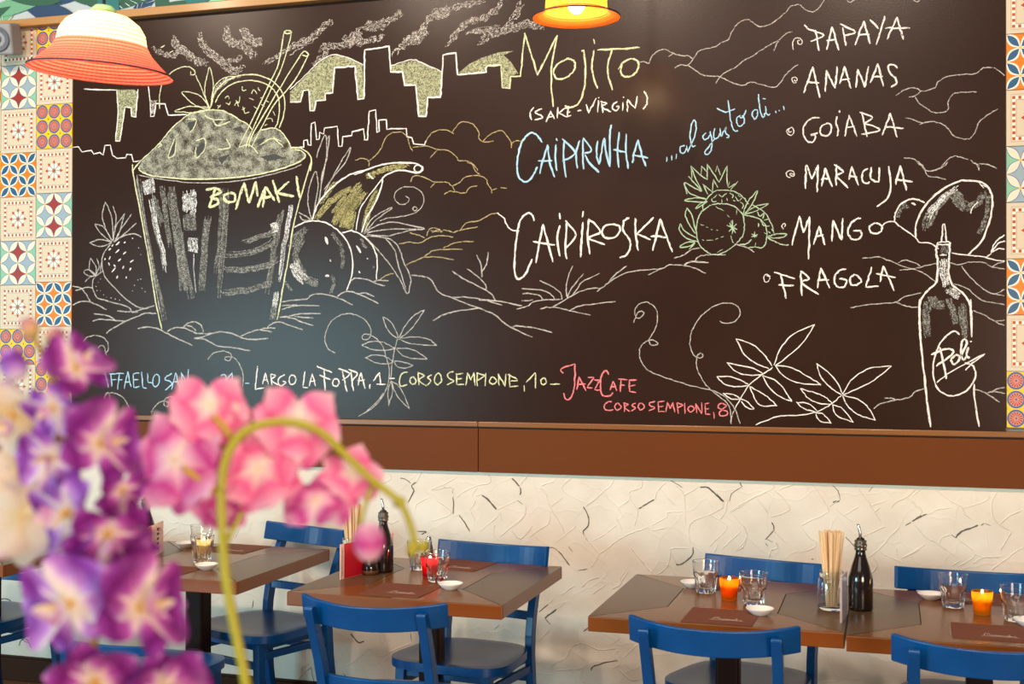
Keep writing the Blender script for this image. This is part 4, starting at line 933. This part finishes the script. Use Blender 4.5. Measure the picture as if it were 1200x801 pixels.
# candles
M_WAX = pm('candle_wax', (.95, .86, .68), .5)
M_FLAME = pm('flame', (1, .8, .4), .5, emit=(1.0, .78, .42), es=120)
M_WICK = pm('wick', (.02, .02, .02), .9)
def tinted(name, col, tcol):
    m, n, l, b = mat(name)
    b.inputs['Base Color'].default_value = (*col, 1); b.inputs['Transmission Weight'].default_value = 1; b.inputs['Roughness'].default_value = .12; b.inputs['IOR'].default_value = 1.3
    tr = n.new('ShaderNodeBsdfTranslucent'); tr.inputs[0].default_value = (*tcol, 1)
    mx = n.new('ShaderNodeMixShader'); mx.inputs[0].default_value = .72
    out = n['Material Output']; l.new(b.outputs[0], mx.inputs[1]); l.new(tr.outputs[0], mx.inputs[2]); l.new(mx.outputs[0], out.inputs[0])
    return m
def candle(u, v, cupmat, cuplab, lab, power, col):
    p = on_level(u, v, .75); k = .032
    cup = MB()
    rib = lambda r, z, a: r*(1-.03*abs(math.sin(a*14))) if (r > .0235 and z > .01) else r
    cup.lathe([(0, 0), (.023, 0), (.0255, .003), (.0262, .014), (.0305, .052), (.0325, .070), (.0315, .0712), (.0300, .070), (.0270, .040), (.0240, .014), (0, .011)], 56, fn=rib)
    o = cup.build('candle_holder', cupmat, smooth=True); es = o.modifiers.new('e', 'EDGE_SPLIT'); es.split_angle = .9; o.location = (p.x, p.y, TZ); tag(o, cuplab, 'candle holder', 'coloured ribbed glass candle holders')
    b = MB(); b.lathe([(0, 0), (.0195, 0), (.0205, .002), (.0205, .036), (.019, .0375), (.006, .0368), (0, .0368)], 24)
    c = b.build('candle', M_WAX, smooth=True); c.location = (p.x, p.y, TZ+.0115); tag(c, lab, 'candle', 'small lit candles')
    b = MB(); b.lathe([(0, 0), (.003, .001), (.0052, .006), (.0045, .012), (.002, .019), (0, .023)], 12); f = b.build('flame', M_FLAME, c, smooth=True); f.location = (0, 0, .041)
    b = MB(); b.tube([(0, 0, .0365), (.0004, 0, .043)], .0008, 5); b.build('wick', M_WICK, c)
    l = bpy.data.lights.new('candle_light', 'POINT'); l.energy = power; l.color = col; l.shadow_soft_size = .006
    lo = bpy.data.objects.new('candle_light', l); C.objects.link(lo); lo.location = (p.x, p.y, TZ+.066)
candle(854.5, 702, tinted('orange_glass', (1.0, .38, .05), (1.0, .42, .04)), 'orange ribbed glass holder with a lit candle', 'lit candle inside the orange glass holder', 7, (1, .62, .25))
candle(1151, 719, tinted('yellow_glass', (1.0, .62, .10), (1.0, .55, .06)), 'yellow ribbed glass holder with a lit candle', 'lit candle inside the yellow glass holder', 9, (1, .70, .30))
candle(503.5, 675.5, tinted('red_glass', (1.0, .10, .12), (1.0, .10, .14)), 'red glass holder with a lit candle behind a tumbler', 'lit candle inside the red glass holder', 3.0, (1, .62, .45))
candle(239, 652.5, tinted('clear_frosted_glass', (1.0, .92, .75), (1.0, .86, .6)), 'clear glass holder with a lit candle between two tumblers', 'lit candle inside the clear glass holder on the left table', 1.4, (1, .74, .38))
# jars with chopsticks, sauce bottles, menu cards
M_JARG = pm('jar_glass', (.93, .97, .98), .02, trans=1, ior=1.45)
M_STICK = wood('pale_chopstick_wood', (.74, .50, .28), (.90, .70, .46), (30, 30, 2), .6, 0, .05)
M_SOY = pm('soy_dark_glass', (.010, .005, .004), .06, coat=.6)
M_CLEAR = pm('stopper_glass', (.055, .045, .030), .06, coat=.8, spec=.8)
M_STEEL = pm('brushed_steel', (.62, .62, .64), .25, metal=1)
jarp = None
stick_n = 0
def jar(u, v, label, nst, sgroup, slabel, scale=1):
    global jarp
    p = on_level(u, v, .75)
    if jarp is None:
        b = MB(); b.lathe([(0, 0), (.038, 0), (.0435, .005), (.0445, .012), (.0445, .082), (.041, .094), (.0372, .101), (.0382, .104), (.0372, .107), (.0382, .111), (.0370, .115), (.0365, .121), (.0352, .121), (.0350, .103), (.0394, .0935), (.0430, .0815), (.0430, .013), (.0385, .008), (0, .008)], 40)
        jarp = b.build('glass_jar', M_JARG, smooth=True); o = jarp
        m = o.modifiers.new('e', 'EDGE_SPLIT'); m.split_angle = .7
    else: o = jarp.copy(); C.objects.link(o)
    o.location = (p.x, p.y, TZ); tag(o, label, 'jar', 'glass jars holding chopsticks')
    r2 = random.Random(int(u)); global stick_n
    sm = jar.stick
    for i in range(nst):
        a = 2*PI*i*.618; r = .017*math.sqrt((i+.5)/nst); lean = math.sqrt((i+.5)/nst)
        base = Vector((r*math.cos(a)*.9, r*math.sin(a)*.9, .010)); topv = Vector((.0275*math.cos(a+r2.uniform(-.15, .15))*lean, .0275*math.sin(a+r2.uniform(-.15, .15))*lean, .121))
        d = (topv-base).normalized()
        if sm is None:
            b = MB(); b.box(-.0032, .0032, -.0026, .0026, 0, .235); s = b.build('chopstick', M_STICK, bevel=.0008, bseg=1); jar.stick = sm = s
        else: s = sm.copy(); C.objects.link(s)
        s.location = (p.x+base.x, p.y+base.y, TZ+base.z); s.rotation_euler = d.to_track_quat('Z', 'Y').to_euler()
        tag(s, slabel, 'chopstick', sgroup)
jar.stick = None
jar(974.5, 713, 'glass jar full of chopsticks between the orange and yellow candles', 26, 'chopsticks in the right glass jar', 'pale wooden chopstick in the glass jar right of the orange candle')
jar(413, 668, 'glass jar of chopsticks behind the red menu card on the middle table', 18, 'chopsticks in the middle glass jar', 'pale wooden chopstick in the jar behind the red menu card')
jar(146, 653, 'glass jar of chopsticks hidden behind the purple orchid on the left table', 10, 'chopsticks in the left glass jar', 'pale wooden chopstick in the jar behind the purple orchid on the left table')
botp = None
def bottle(u, v, label):
    global botp
    p = on_level(u, v, .75)
    if botp is None:
        e = empty('sauce_bottle', (p.x, p.y, TZ))
        b = MB(); b.lathe([(0, 0), (.034, 0), (.0375, .004), (.038, .010), (.038, .092), (.036, .108), (.028, .138), (.0185, .165), (.0155, .180), (.0150, .188)], 32, cap1=True); b.build('bottle_body', M_SOY, e, smooth=True)
        b = MB(); b.lathe([(.0150, .186), (.0195, .188), (.0200, .192), (.0180, .196), (.0205, .200), (.0205, .206), (.0175, .209), (.0190, .213), (.0185, .218), (.010, .220)], 24, cap0=True, cap1=True); b.build('bottle_neck', M_CLEAR, e, smooth=True)
        b = MB(); b.lathe([(0, .215), (.013, .219), (.0125, .224), (.006, .227), (0, .228)], 20); b.build('stopper', M_SOY, e, smooth=True)
        b = MB(); b.tube([(0, 0, .222), (-.001, 0, .240), (-.0045, 0, .256), (-.008, 0, .268)], [.0055, .0052, .0046, .004], 10); b.build('pourer', M_STEEL, e, smooth=True)
        botp = e; o = e
    else: o = copy_tree(botp, (p.x, p.y, TZ))
    tag(o, label, 'bottle', 'dark sauce bottles with steel pourers')
bottle(1008.5, 714, 'dark sauce bottle with steel pourer right of the right chopstick jar')
bottle(449, 669.5, 'dark sauce bottle with steel pourer behind the red menu card')
bottle(171, 649, 'dark sauce bottle with steel pourer on the left table behind an orchid')
# round dark pepper pot and small steel-topped shaker
p = on_level(434, 672.5, .75)
e = empty('pepper_pot', (p.x, p.y, TZ), 0, 'small round black pot beside the red menu card', 'pot')
b = MB(); b.lathe([(0, 0), (.026, 0), (.029, .004), (.031, .012), (.030, .030), (.024, .050), (.017, .060), (.010, .064), (0, .065)], 28); b.build('pot_body', M_SOY, e, smooth=True)
b = MB(); b.lathe([(.0262, .0), (.0300, .004), (.0318, .011), (.0312, .016)], 28); b.build('foot_band', pm('brown_foot', (.12, .04, .015), .3), e, smooth=True)
p = on_level(502.5, 654, .75)
e = empty('salt_shaker', (p.x, p.y, TZ), 0, 'small shaker with steel top behind the red candle', 'shaker')
b = MB(); b.lathe([(0, 0), (.016, 0), (.018, .003), (.016, .045), (.0125, .058), (0, .058)], 20); b.build('shaker_body', M_CLEAR, e, smooth=True)
b = MB(); b.lathe([(.0128, .058), (.0135, .062), (.012, .078), (.007, .086), (0, .088)], 20, cap0=True); b.build('shaker_top', M_STEEL, e, smooth=True)
# menu cards standing on edge
M_CARDW = pm('card_pale_pink', srgb(240, 196, 186), .5); M_CARDR = pm('card_red', srgb(196, 18, 40), .4); M_INK = pm('card_ink', (.05, .02, .03), .6)
M_CARDL = pm('card_clear_lilac', (.72, .70, .84), .15, coat=.4)
def card(pa, pb, h, label, kind):
    a = on_level(*pa, .75); c = on_level(*pb, .75); d = (c-a); L = d.length; rz = math.atan2(d.y, d.x)
    e = empty('menu_card', (a.x, a.y, TZ), rz, label, 'menu card')
    if kind == 'red':
        b = MB(); b.box(0, L, -.0012, .0012, 0, .125); b.build('card_sheet', M_CARDW, e)
        b = MB(); b.box(.022, L*.64, -.0016, -.0012, .001, .124); tag(b.build('cover_print', M_CARDR, e), 'red cover print')
        b = MB()
        for i in range(16): z = .012+i*.0065; b.box(.009, .0125, -.0015, -.0012, z, z+rnd.uniform(.002, .005))
        for i in range(5): z = .02+i*.019; b.box(L*.80, L*.86, -.0015, -.0012, z, z+.010)
        b.ribbon([(L*.78, .115), (L*.84, .10), (L*.88, .104), (L*.93, .088)], .004, -.0016)
        b.ribbon([(L*.8, .10), (L*.87, .093), (L*.84, .083), (L*.9, .078)], .004, -.0016)
        b.build('card_print', M_INK, e, recalc=False)
    else:
        for k, off in ((0, 0), (1, .0035)):
            b = MB(); b.box(0, L, off, off+.0016, 0, h); b.build('card_sheet', (M_CARDL, M_CARDW)[k], e, bevel=.0004)
    return e
card((398.5, 679), (461, 663), .125, 'red and pale pink menu card standing on edge on the middle table', 'red')
card((986.5, 730), (993, 720), .135, 'thin pale menu card standing edge-on between the right jar and bottle', 'pale')
card((150, 668), (191, 646), .125, 'pale pink menu card standing on the left table behind an orchid', 'red')
# ------------------------------------------------------------ straw hat lamps
def straw(name, col, col2, glow, wsc):
    m, n, l, b = mat(name)
    t = n.new('ShaderNodeTexCoord'); sp = n.new('ShaderNodeSeparateXYZ'); l.new(t.outputs['UV'], sp.inputs[0])
    s1 = n.new('ShaderNodeMath'); s1.operation = 'SINE'; m1 = n.new('ShaderNodeMath'); m1.operation = 'MULTIPLY'; m1.inputs[1].default_value = wsc; l.new(sp.outputs[1], m1.inputs[0]); l.new(m1.outputs[0], s1.inputs[0])
    s2 = n.new('ShaderNodeMath'); s2.operation = 'SINE'; m2 = n.new('ShaderNodeMath'); m2.operation = 'MULTIPLY'; m2.inputs[1].default_value = 520; l.new(sp.outputs[0], m2.inputs[0]); l.new(m2.outputs[0], s2.inputs[0])
    ad = n.new('ShaderNodeMath'); ad.operation = 'MULTIPLY_ADD'; ad.inputs[1].default_value = .22; l.new(s2.outputs[0], ad.inputs[0]); l.new(s1.outputs[0], ad.inputs[2])
    mr = n.new('ShaderNodeMapRange'); mr.inputs['From Min'].default_value = -1.45; mr.inputs['From Max'].default_value = 1.45; l.new(ad.outputs[0], mr.inputs['Value'])
    r = ramp(n, [(.15, col2), (.6, col)]); l.new(mr.outputs[0], r.inputs[0])
    l.new(r.outputs[0], b.inputs['Base Color']); b.inputs['Roughness'].default_value = .75
    k = n.new('ShaderNodeBump'); k.inputs['Strength'].default_value = .7; k.inputs['Distance'].default_value = .002; l.new(mr.outputs[0], k.inputs['Height']); l.new(k.outputs[0], b.inputs['Normal'])
    tr = n.new('ShaderNodeBsdfTranslucent'); l.new(r.outputs[0], tr.inputs[0])
    mx = n.new('ShaderNodeMixShader'); mx.inputs[0].default_value = glow; l.new(b.outputs[0], mx.inputs[1]); l.new(tr.outputs[0], mx.inputs[2]); l.new(mx.outputs[0], n['Material Output'].inputs[0])
    return m
M_BULB = pm('bulb_glow', (1, .9, .7), .3, emit=(1.0, .80, .50), es=40)
M_CORD = pm('dark_trim', (.03, .02, .05), .6)
M_GREEN = pm('green_cap', srgb(150, 190, 130), .6)
def hat(loc, tilt, crown_prof, brim_prof, mc, mbm, label, power, col, drop):
    e = empty('straw_hat_lamp', loc, 0, label, 'lamp'); e.rotation_euler = (tilt[0], tilt[1], 0)
    n = 96
    for nm, prof, m in (('crown', crown_prof, mc), ('brim', brim_prof, mbm)):
        b = MB(); q = []
        for i in range(len(prof)-1):
            for k in range(3): t = k/3; q.append(tuple(prof[i][j]*(1-t)+prof[i+1][j]*t for j in (0, 1)))
        q.append(prof[-1]); b.lathe(q, n); b.uv = []
        L = 0; ac = []
        for i, (r, z) in enumerate(q):
            if i: L += math.hypot(r-q[i-1][0], z-q[i-1][1])
            ac.append(L)
        b.uv = [(i/n, ac[j]) for j in range(len(q)) for i in range(n)]
        b.build(nm, m, e, smooth=True, recalc=False)
    r0, z0 = brim_prof[-1]
    b = MB(); b.tube([((r0-.002)*math.cos(a), (r0-.002)*math.sin(a), z0+.0055) for a in [2*PI*i/64 for i in range(65)]], .0022, 6, caps=False); b.build('rim_trim', M_CORD, e, smooth=True)
    zt = crown_prof[0][1]
    b = MB(); b.lathe([(0, zt+.02), (.02, zt+.016), (.028, zt+.008), (.03, zt+.001), (.02, zt+.0005)], 20); b.build('cap', M_GREEN, e, smooth=True)
    b = MB(); b.tube([(0, 0, zt+.02), (0, 0, zt+1.0)], .004, 8); b.build('cord', M_CORD, e, smooth=True)
    b = MB(); b.tube([(0, 0, zt-.002), (0, 0, zt-.045)], .016, 12); b.build('bulb_socket', M_CER, e, smooth=True)
    b = MB(); b.lathe([(0, drop-.034), (.016, drop-.030), (.028, drop-.014), (.030, drop), (.026, drop+.016), (.015, drop+.034), (.014, drop+.045)], 20); b.build('bulb', M_BULB, e, smooth=True)
    l = bpy.data.lights.new('bulb_light', 'POINT'); l.energy = power; l.color = col; l.shadow_soft_size = .034
    lo = bpy.data.objects.new('bulb_light', l); C.objects.link(lo); lo.location = Vector(loc)+Vector((0, 0, drop-.045))
    return e
MC1 = straw('pale_straw', (.92, .80, .56), (.70, .46, .22), .30, 560)
MB1 = straw('red_straw', (.88, .17, .11), (.46, .02, .025), .40, 620)
hat((-1.825, 2.575, 2.226), (R(2), R(4.5)), [(.004, .148), (.03, .147), (.060, .140), (.086, .122), (.100, .100), (.105, .074)], [(.105, .074), (.118, .052), (.140, .030), (.170, .002)], MC1, MB1,
    'red and cream straw hat lampshade hanging at the upper left', 4, (1, .72, .42), .078)
MC2 = straw('orange_straw', (.95, .46, .05), (.80, .26, .02), .5, 900)
MB2 = straw('deep_orange_straw', (.90, .24, .02), (.65, .09, .005), .40, 900)
hat((-1.06, 4.247, 2.733), (R(1), R(0)), [(.004, .135), (.04, .134), (.075, .122), (.098, .095), (.108, .06), (.110, .026)], [(.110, .026), (.116, .016), (.134, .006), (.155, .0)], MC2, MB2,
    'orange straw hat lampshade hanging at the top centre before the chalkboard', 4, (1, .66, .34), .05)
# ------------------------------------------------------------ wall speaker
sp_ = empty('wall_speaker', (-3.99, WY-.10, 3.02), R(12), 'small grey loudspeaker with round cone high on the left tiles', 'speaker')
sp_.rotation_euler = (R(14), 0, R(14))
M_SPK = pm('speaker_grey', srgb(142, 142, 146), .55); M_SPD = pm('speaker_cone', srgb(92, 94, 104), .6)
b = MB(); b.box(-.075, .075, -.06, .05, -.072, .072); b.build('cabinet', M_SPK, sp_, bevel=.012, bseg=3)
b = MB(); b.lathe([(.056, .0), (.058, .003), (.053, .0045), (.048, .002), (.022, -.006), (.020, -.002), (.012, .002), (0, .003)], 32); o = b.build('cone', M_SPD, sp_, smooth=True); o.rotation_euler = (R(90), 0, 0); o.location = (.006, -.062, 0)
b = MB(); b.tube([(0, .04, 0), (0, .085, .01)], .012, 10); o = b.build('bracket', M_SPD, sp_, smooth=True)
# ------------------------------------------------------------ orchids in the foreground
def petal_mat(name, stops, glow=.35):
    m, n, l, b = mat(name)
    t = n.new('ShaderNodeTexCoord'); nz = n.new('ShaderNodeTexNoise'); nz.inputs['Scale'].default_value = 45; nz.inputs['Detail'].default_value = 2
    sp = n.new('ShaderNodeSeparateXYZ'); l.new(t.outputs['UV'], sp.inputs[0]); l.new(t.outputs['Object'], nz.inputs['Vector'])
    u2 = n.new('ShaderNodeMath'); u2.operation = 'MULTIPLY'; l.new(sp.outputs[0], u2.inputs[0]); l.new(sp.outputs[0], u2.inputs[1])
    u3 = n.new('ShaderNodeMath'); u3.operation = 'MULTIPLY_ADD'; u3.inputs[1].default_value = -.22; l.new(u2.outputs[0], u3.inputs[0]); l.new(sp.outputs[1], u3.inputs[2])
    ad = n.new('ShaderNodeMath'); ad.operation = 'MULTIPLY_ADD'; ad.inputs[1].default_value = .5; l.new(nz.outputs[0], ad.inputs[0]); l.new(u3.outputs[0], ad.inputs[2])
    sb = n.new('ShaderNodeMath'); sb.operation = 'SUBTRACT'; sb.inputs[1].default_value = .25; l.new(ad.outputs[0], sb.inputs[0])
    r = ramp(n, stops); l.new(sb.outputs[0], r.inputs[0]); l.new(r.outputs[0], b.inputs['Base Color']); b.inputs['Roughness'].default_value = .5
    tr = n.new('ShaderNodeBsdfTranslucent'); l.new(r.outputs[0], tr.inputs[0]); mx = n.new('ShaderNodeMixShader'); mx.inputs[0].default_value = glow
    l.new(b.outputs[0], mx.inputs[1]); l.new(tr.outputs[0], mx.inputs[2]); l.new(mx.outputs[0], n['Material Output'].inputs[0])
    return m
P_PUR = petal_mat('petal_purple', [(0, (.90, .80, .60)), (.13, (.88, .60, .76)), (.30, (.56, .10, .50)), (.6, (.20, .008, .19)), (.85, (.36, .05, .38)), (1, (.66, .26, .68))])
P_VIO = petal_mat('petal_violet', [(0, (.92, .86, .72)), (.18, (.90, .76, .90)), (.38, (.58, .26, .78)), (.68, (.22, .02, .36)), (.88, (.40, .12, .62)), (1, (.66, .38, .88))])
P_CRM = petal_mat('petal_cream', [(0, (.78, .62, .34)), (.3, (.80, .68, .54)), (.7, (.82, .70, .60)), (1, (.60, .36, .58))])
P_PNK = petal_mat('petal_pink', [(0, (.94, .84, .70)), (.16, (.95, .62, .68)), (.42, (.90, .12, .38)), (.85, (.95, .46, .62)), (1, (.96, .64, .70))])
P_MAG = petal_mat('petal_magenta', [(0, (.94, .80, .70)), (.2, (.92, .50, .72)), (.48, (.64, .03, .34)), (.9, (.86, .44, .66)), (1, (.90, .66, .76))])
P_LIP = petal_mat('lip_gold', [(0, (.86, .55, .12)), (.16, (.90, .76, .46)), (.45, (.88, .66, .70)), (1, (.60, .16, .46))])
M_STEM = pm('stem_green', srgb(166, 158, 34), .45); M_STEM2 = pm('stem_ochre', srgb(186, 148, 56), .5)
M_BUD = petal_mat('bud_plum', [(0, (.55, .50, .12)), (.4, (.75, .42, .22)), (1, (.42, .10, .24))], .2)
def petal_mesh(name, L, Wd, cup, curl, ruf, seed, m):
    b = MB(); nu, nv = 8, 12; r2 = random.Random(seed); ph = r2.uniform(0, 6); b.uv = []
    for j in range(nv+1):
        v = j/nv; w_ = Wd*(.12+.88*math.sin(PI/2*v/.55)**.85) if v < .55 else Wd*max(0, 1-((v-.55)/.45)**2.6)**.5
        if j == nv: w_ = Wd*.12
        for i in range(nu+1):
            u = -1+2*i/nu
            x = u*w_; y = L*v*(1-.10*u*u*v)
            z = cup*(u*u)*w_*1.6+curl*L*v*v*(-1)+ruf*math.sin(4.5*u+ph+3*v)*v*L*.10*abs(u)
            b.v.append((x, y, z)); b.uv.append((u, v))
    for j in range(nv):
        for i in range(nu): a = j*(nu+1)+i; b.f.append((a, a+1, a+nu+2, a+nu+1)); b.m.append(0)
    o = b.build(name, m, smooth=True, recalc=False); me = o.data; bpy.data.objects.remove(o); return me
pm_cache = {}
def petal_set(m):
    if m.name in pm_cache: return pm_cache[m.name]
    s = dict(sepal=petal_mesh('sepal', .036, .0150, .25, .18, .3, 1, m), petal=petal_mesh('petal', .037, .0275, .32, .12, .8, 2, m), lip=petal_mesh('lip', .021, .0105, .9, -.15, .8, 3, P_LIP))
    pm_cache[m.name] = s; return s
def column_mesh():
    b = MB(); b.lathe([(0, .0), (.0028, .001), (.0036, .005), (.003, .010), (.0012, .0125), (0, .013)], 10); o = b.build('flower', P_LIP, smooth=True); me = o.data; bpy.data.objects.remove(o); return me
COLM = column_mesh()
def flower(root, u, v, d, size, yaw, pitch, roll, m, label=None):
    """size = flower radius in pixels of the photograph; yaw/pitch in degrees away from facing the viewer"""
    k = 1.06*size*d/FPX/.037; pos = at_depth(u, v, d)
    f = bpy.data.objects.new('flower', COLM); C.objects.link(f); f.parent = root
    # local +Z of the flower points to the viewer, then yaw / pitch
    to = (CAM-pos).normalized(); right = Vector((0, 0, 1)).cross(to).normalized(); up = to.cross(right)
    base = Matrix((right, up, to)).transposed()
    rot = base.to_4x4() @ Matrix.Rotation(R(yaw), 4, 'Y') @ Matrix.Rotation(R(pitch), 4, 'X') @ Matrix.Rotation(R(roll), 4, 'Z')
    f.matrix_local = Matrix.Translation(pos-root.location) @ rot @ Matrix.Scale(k, 4)
    if label: f['label'] = label
    S = petal_set(m)
    for nm, ang, tip in (('sepal', 0, .10), ('petal', 68, .16), ('petal', -68, .16), ('sepal', 132, .10), ('sepal', -132, .10)):
        o = bpy.data.objects.new(nm, S[nm]); C.objects.link(o); o.parent = f
        o.matrix_local = Matrix.Rotation(R(ang), 4, 'Z') @ Matrix.Translation((0, .001, .0005 if nm == 'petal' else 0)) @ Matrix.Rotation(tip, 4, 'X')
    o = bpy.data.objects.new('lip', S['lip']); C.objects.link(o); o.parent = f
    o.matrix_local = Matrix.Rotation(R(180), 4, 'Z') @ Matrix.Translation((0, .0, .004)) @ Matrix.Rotation(R(52), 4, 'X')
    return f
def bud(root, u, v, d, sx, sy, roll, m):
    b = MB(); n = 14; b.lathe([(0, -1), (.5, -.86), (.86, -.5), (1, 0), (.9, .45), (.6, .82), (.25, .98), (0, 1.02)], n); b.uv = [(math.cos(2*PI*i/n)*.3, (1+[-1, -.86, -.5, 0, .45, .82, .98, 1.02][j])/2) for j in range(8) for i in range(n)]
    o = b.build('bud', m, root, smooth=True); pos = at_depth(u, v, d); k = d/FPX
    o.matrix_local = Matrix.Translation(pos-root.location) @ Matrix.Rotation(R(17), 4, 'Z') @ Matrix.Rotation(R(roll), 4, 'Y') @ Matrix.Diagonal((sx*k, sx*k, sy*k, 1))
def stem(root, pts, d, w0, w1, m=None):
    q = smooth_pts([(u, v) for u, v in pts], 6); n = len(q)
    P3 = [at_depth(u, v, d)-root.location for u, v in q]; rr = [(w0+(w1-w0)*i/(n-1))*d/FPX/2 for i in range(n)]
    b = MB(); b.tube(P3, rr, 10); return b.build('stem', m or M_STEM, root, smooth=True)
D1, D2 = .90, .98
rootA = empty('purple_orchid', at_depth(110, 1010, D1), 0, 'blurred purple and cream orchid spray filling the lower left foreground', 'orchid')
rootB = empty('pink_orchid', at_depth(300, 1010, D2), 0, 'blurred pink orchid spray on a green stem, right of the purple orchid', 'orchid')
for a in [(88, 432, .90, 42, 30, -35, 15, P_PUR), (64, 476, .92, 36, -40, 25, 190, P_VIO), (116, 520, .90, 52, 35, -10, -25, P_PUR), (16, 486, .95, 46, -30, 30, 60, P_CRM),
          (60, 536, .93, 40, -25, 15, 150, P_VIO), (24, 604, .95, 54, -20, 160, 20, P_CRM), (26, 548, .97, 36, 30, 150, 40, P_CRM),
          (82, 600, .89, 54, -60, 10, 175, P_VIO), (126, 622, .88, 52, 15, 50, 182, P_PUR), (166, 625, .92, 30, 55, 150, 90, P_PUR), (84, 706, .86, 62, -38, 12, 18, P_VIO),
          (162, 712, .86, 62, 38, -8, -22, P_PUR), (112, 796, .88, 54, -10, 40, 10, P_PUR), (192, 806, .88, 52, 25, 30, 30, P_PUR), (142, 572, .92, 34, 40, 40, 200, P_PUR)]:
    flower(rootA, *a)
bud(rootA, 35, 384, .93, 11, 13, -30, M_BUD); bud(rootA, 64, 396, .93, 12, 13, 30, M_BUD); bud(rootA, 16, 428, .93, 16, 20, -20, P_VIO)
stem(rootA, [(110, 1010), (118, 880), (112, 780), (104, 690), (96, 600), (84, 520), (64, 450), (45, 405), (36, 388)], .95, 12, 6, M_STEM2)
stem(rootA, [(96, 600), (50, 632), (10, 650), (-40, 662)], .96, 8, 6, M_STEM2)
stem(rootA, [(60, 430), (66, 410), (64, 398)], .95, 6, 5, M_STEM2)
for a in [(246, 474, .99, 45, 8, 158, 0, P_PNK), (280, 478, 1.0, 26, 50, 150, 60, P_PNK), (204, 538, .98, 60, -28, 165, 20, P_MAG), (246, 566, 1.01, 42, 15, 150, 120, P_MAG),
          (350, 492, .99, 50, 10, 160, 6, P_PNK), (302, 548, 1.0, 50, -15, 155, 40, P_PNK), (370, 586, 1.0, 42, -20, 140, 180, P_MAG),
          (414, 552, 1.0, 38, 25, 150, -20, P_PNK), (340, 532, 1.02, 34, 20, 150, 150, P_MAG), (262, 600, 1.01, 26, 0, 150, 180, P_MAG)]:
    flower(rootB, *a)
bud(rootB, 432, 635, .97, 19, 23, 0, P_MAG); bud(rootB, 468, 588, .98, 7, 8, 60, M_STEM); bud(rootB, 483, 643, .98, 7, 9, 0, M_STEM); bud(rootB, 496, 640, .98, 6, 8, 20, M_STEM)
stem(rootB, [(300, 1010), (296, 880), (288, 800), (274, 730), (264, 670), (260, 610), (260, 570), (266, 535), (288, 505), (330, 494), (372, 504), (404, 532), (436, 562), (468, 588), (482, 618), (486, 636)], .965, 13, 8)
stem(rootB, [(260, 580), (240, 566), (215, 548)], .975, 9, 8, M_STEM2); stem(rootB, [(438, 564), (428, 592), (422, 615)], .98, 6, 5)
stem(rootB, [(486, 636), (494, 640)], .98, 5, 4); stem(rootB, [(276, 520), (262, 500), (250, 488)], .98, 9, 8, M_STEM2); stem(rootB, [(262, 640), (276, 615), (284, 600)], .99, 7, 6)
# the planter that carries the stems, just under the frame
pa = at_depth(110, 1010, D1); pb = at_depth(300, 1010, D2); cx, cy = (pa.x+pb.x)/2, (pa.y+pb.y)/2
pz = min(pa.z, pb.z)
e = empty('planter', (cx, cy, .80), YAW, 'white ceramic planter holding the orchid stems below the frame', 'planter')
b = MB(); b.box(-.16, .16, -.06, .06, 0, pz-.80+.005); b.build('planter_body', M_CER, e, bevel=.01)
e = empty('side_console', (cx, cy, 0), YAW, 'dark wooden console under the orchid planter', 'console')
b = MB(); b.box(-.3, .3, -.15, .15, .765, .80); b.build('console_top', M_COL, e, bevel=.004)
for sx in (-1, 1):
    for sy in (-1, 1):
        b = MB(); b.box(sx*.27-.02, sx*.27+.02, sy*.12-.02, sy*.12+.02, 0, .765); b.build('leg', M_COL, e)
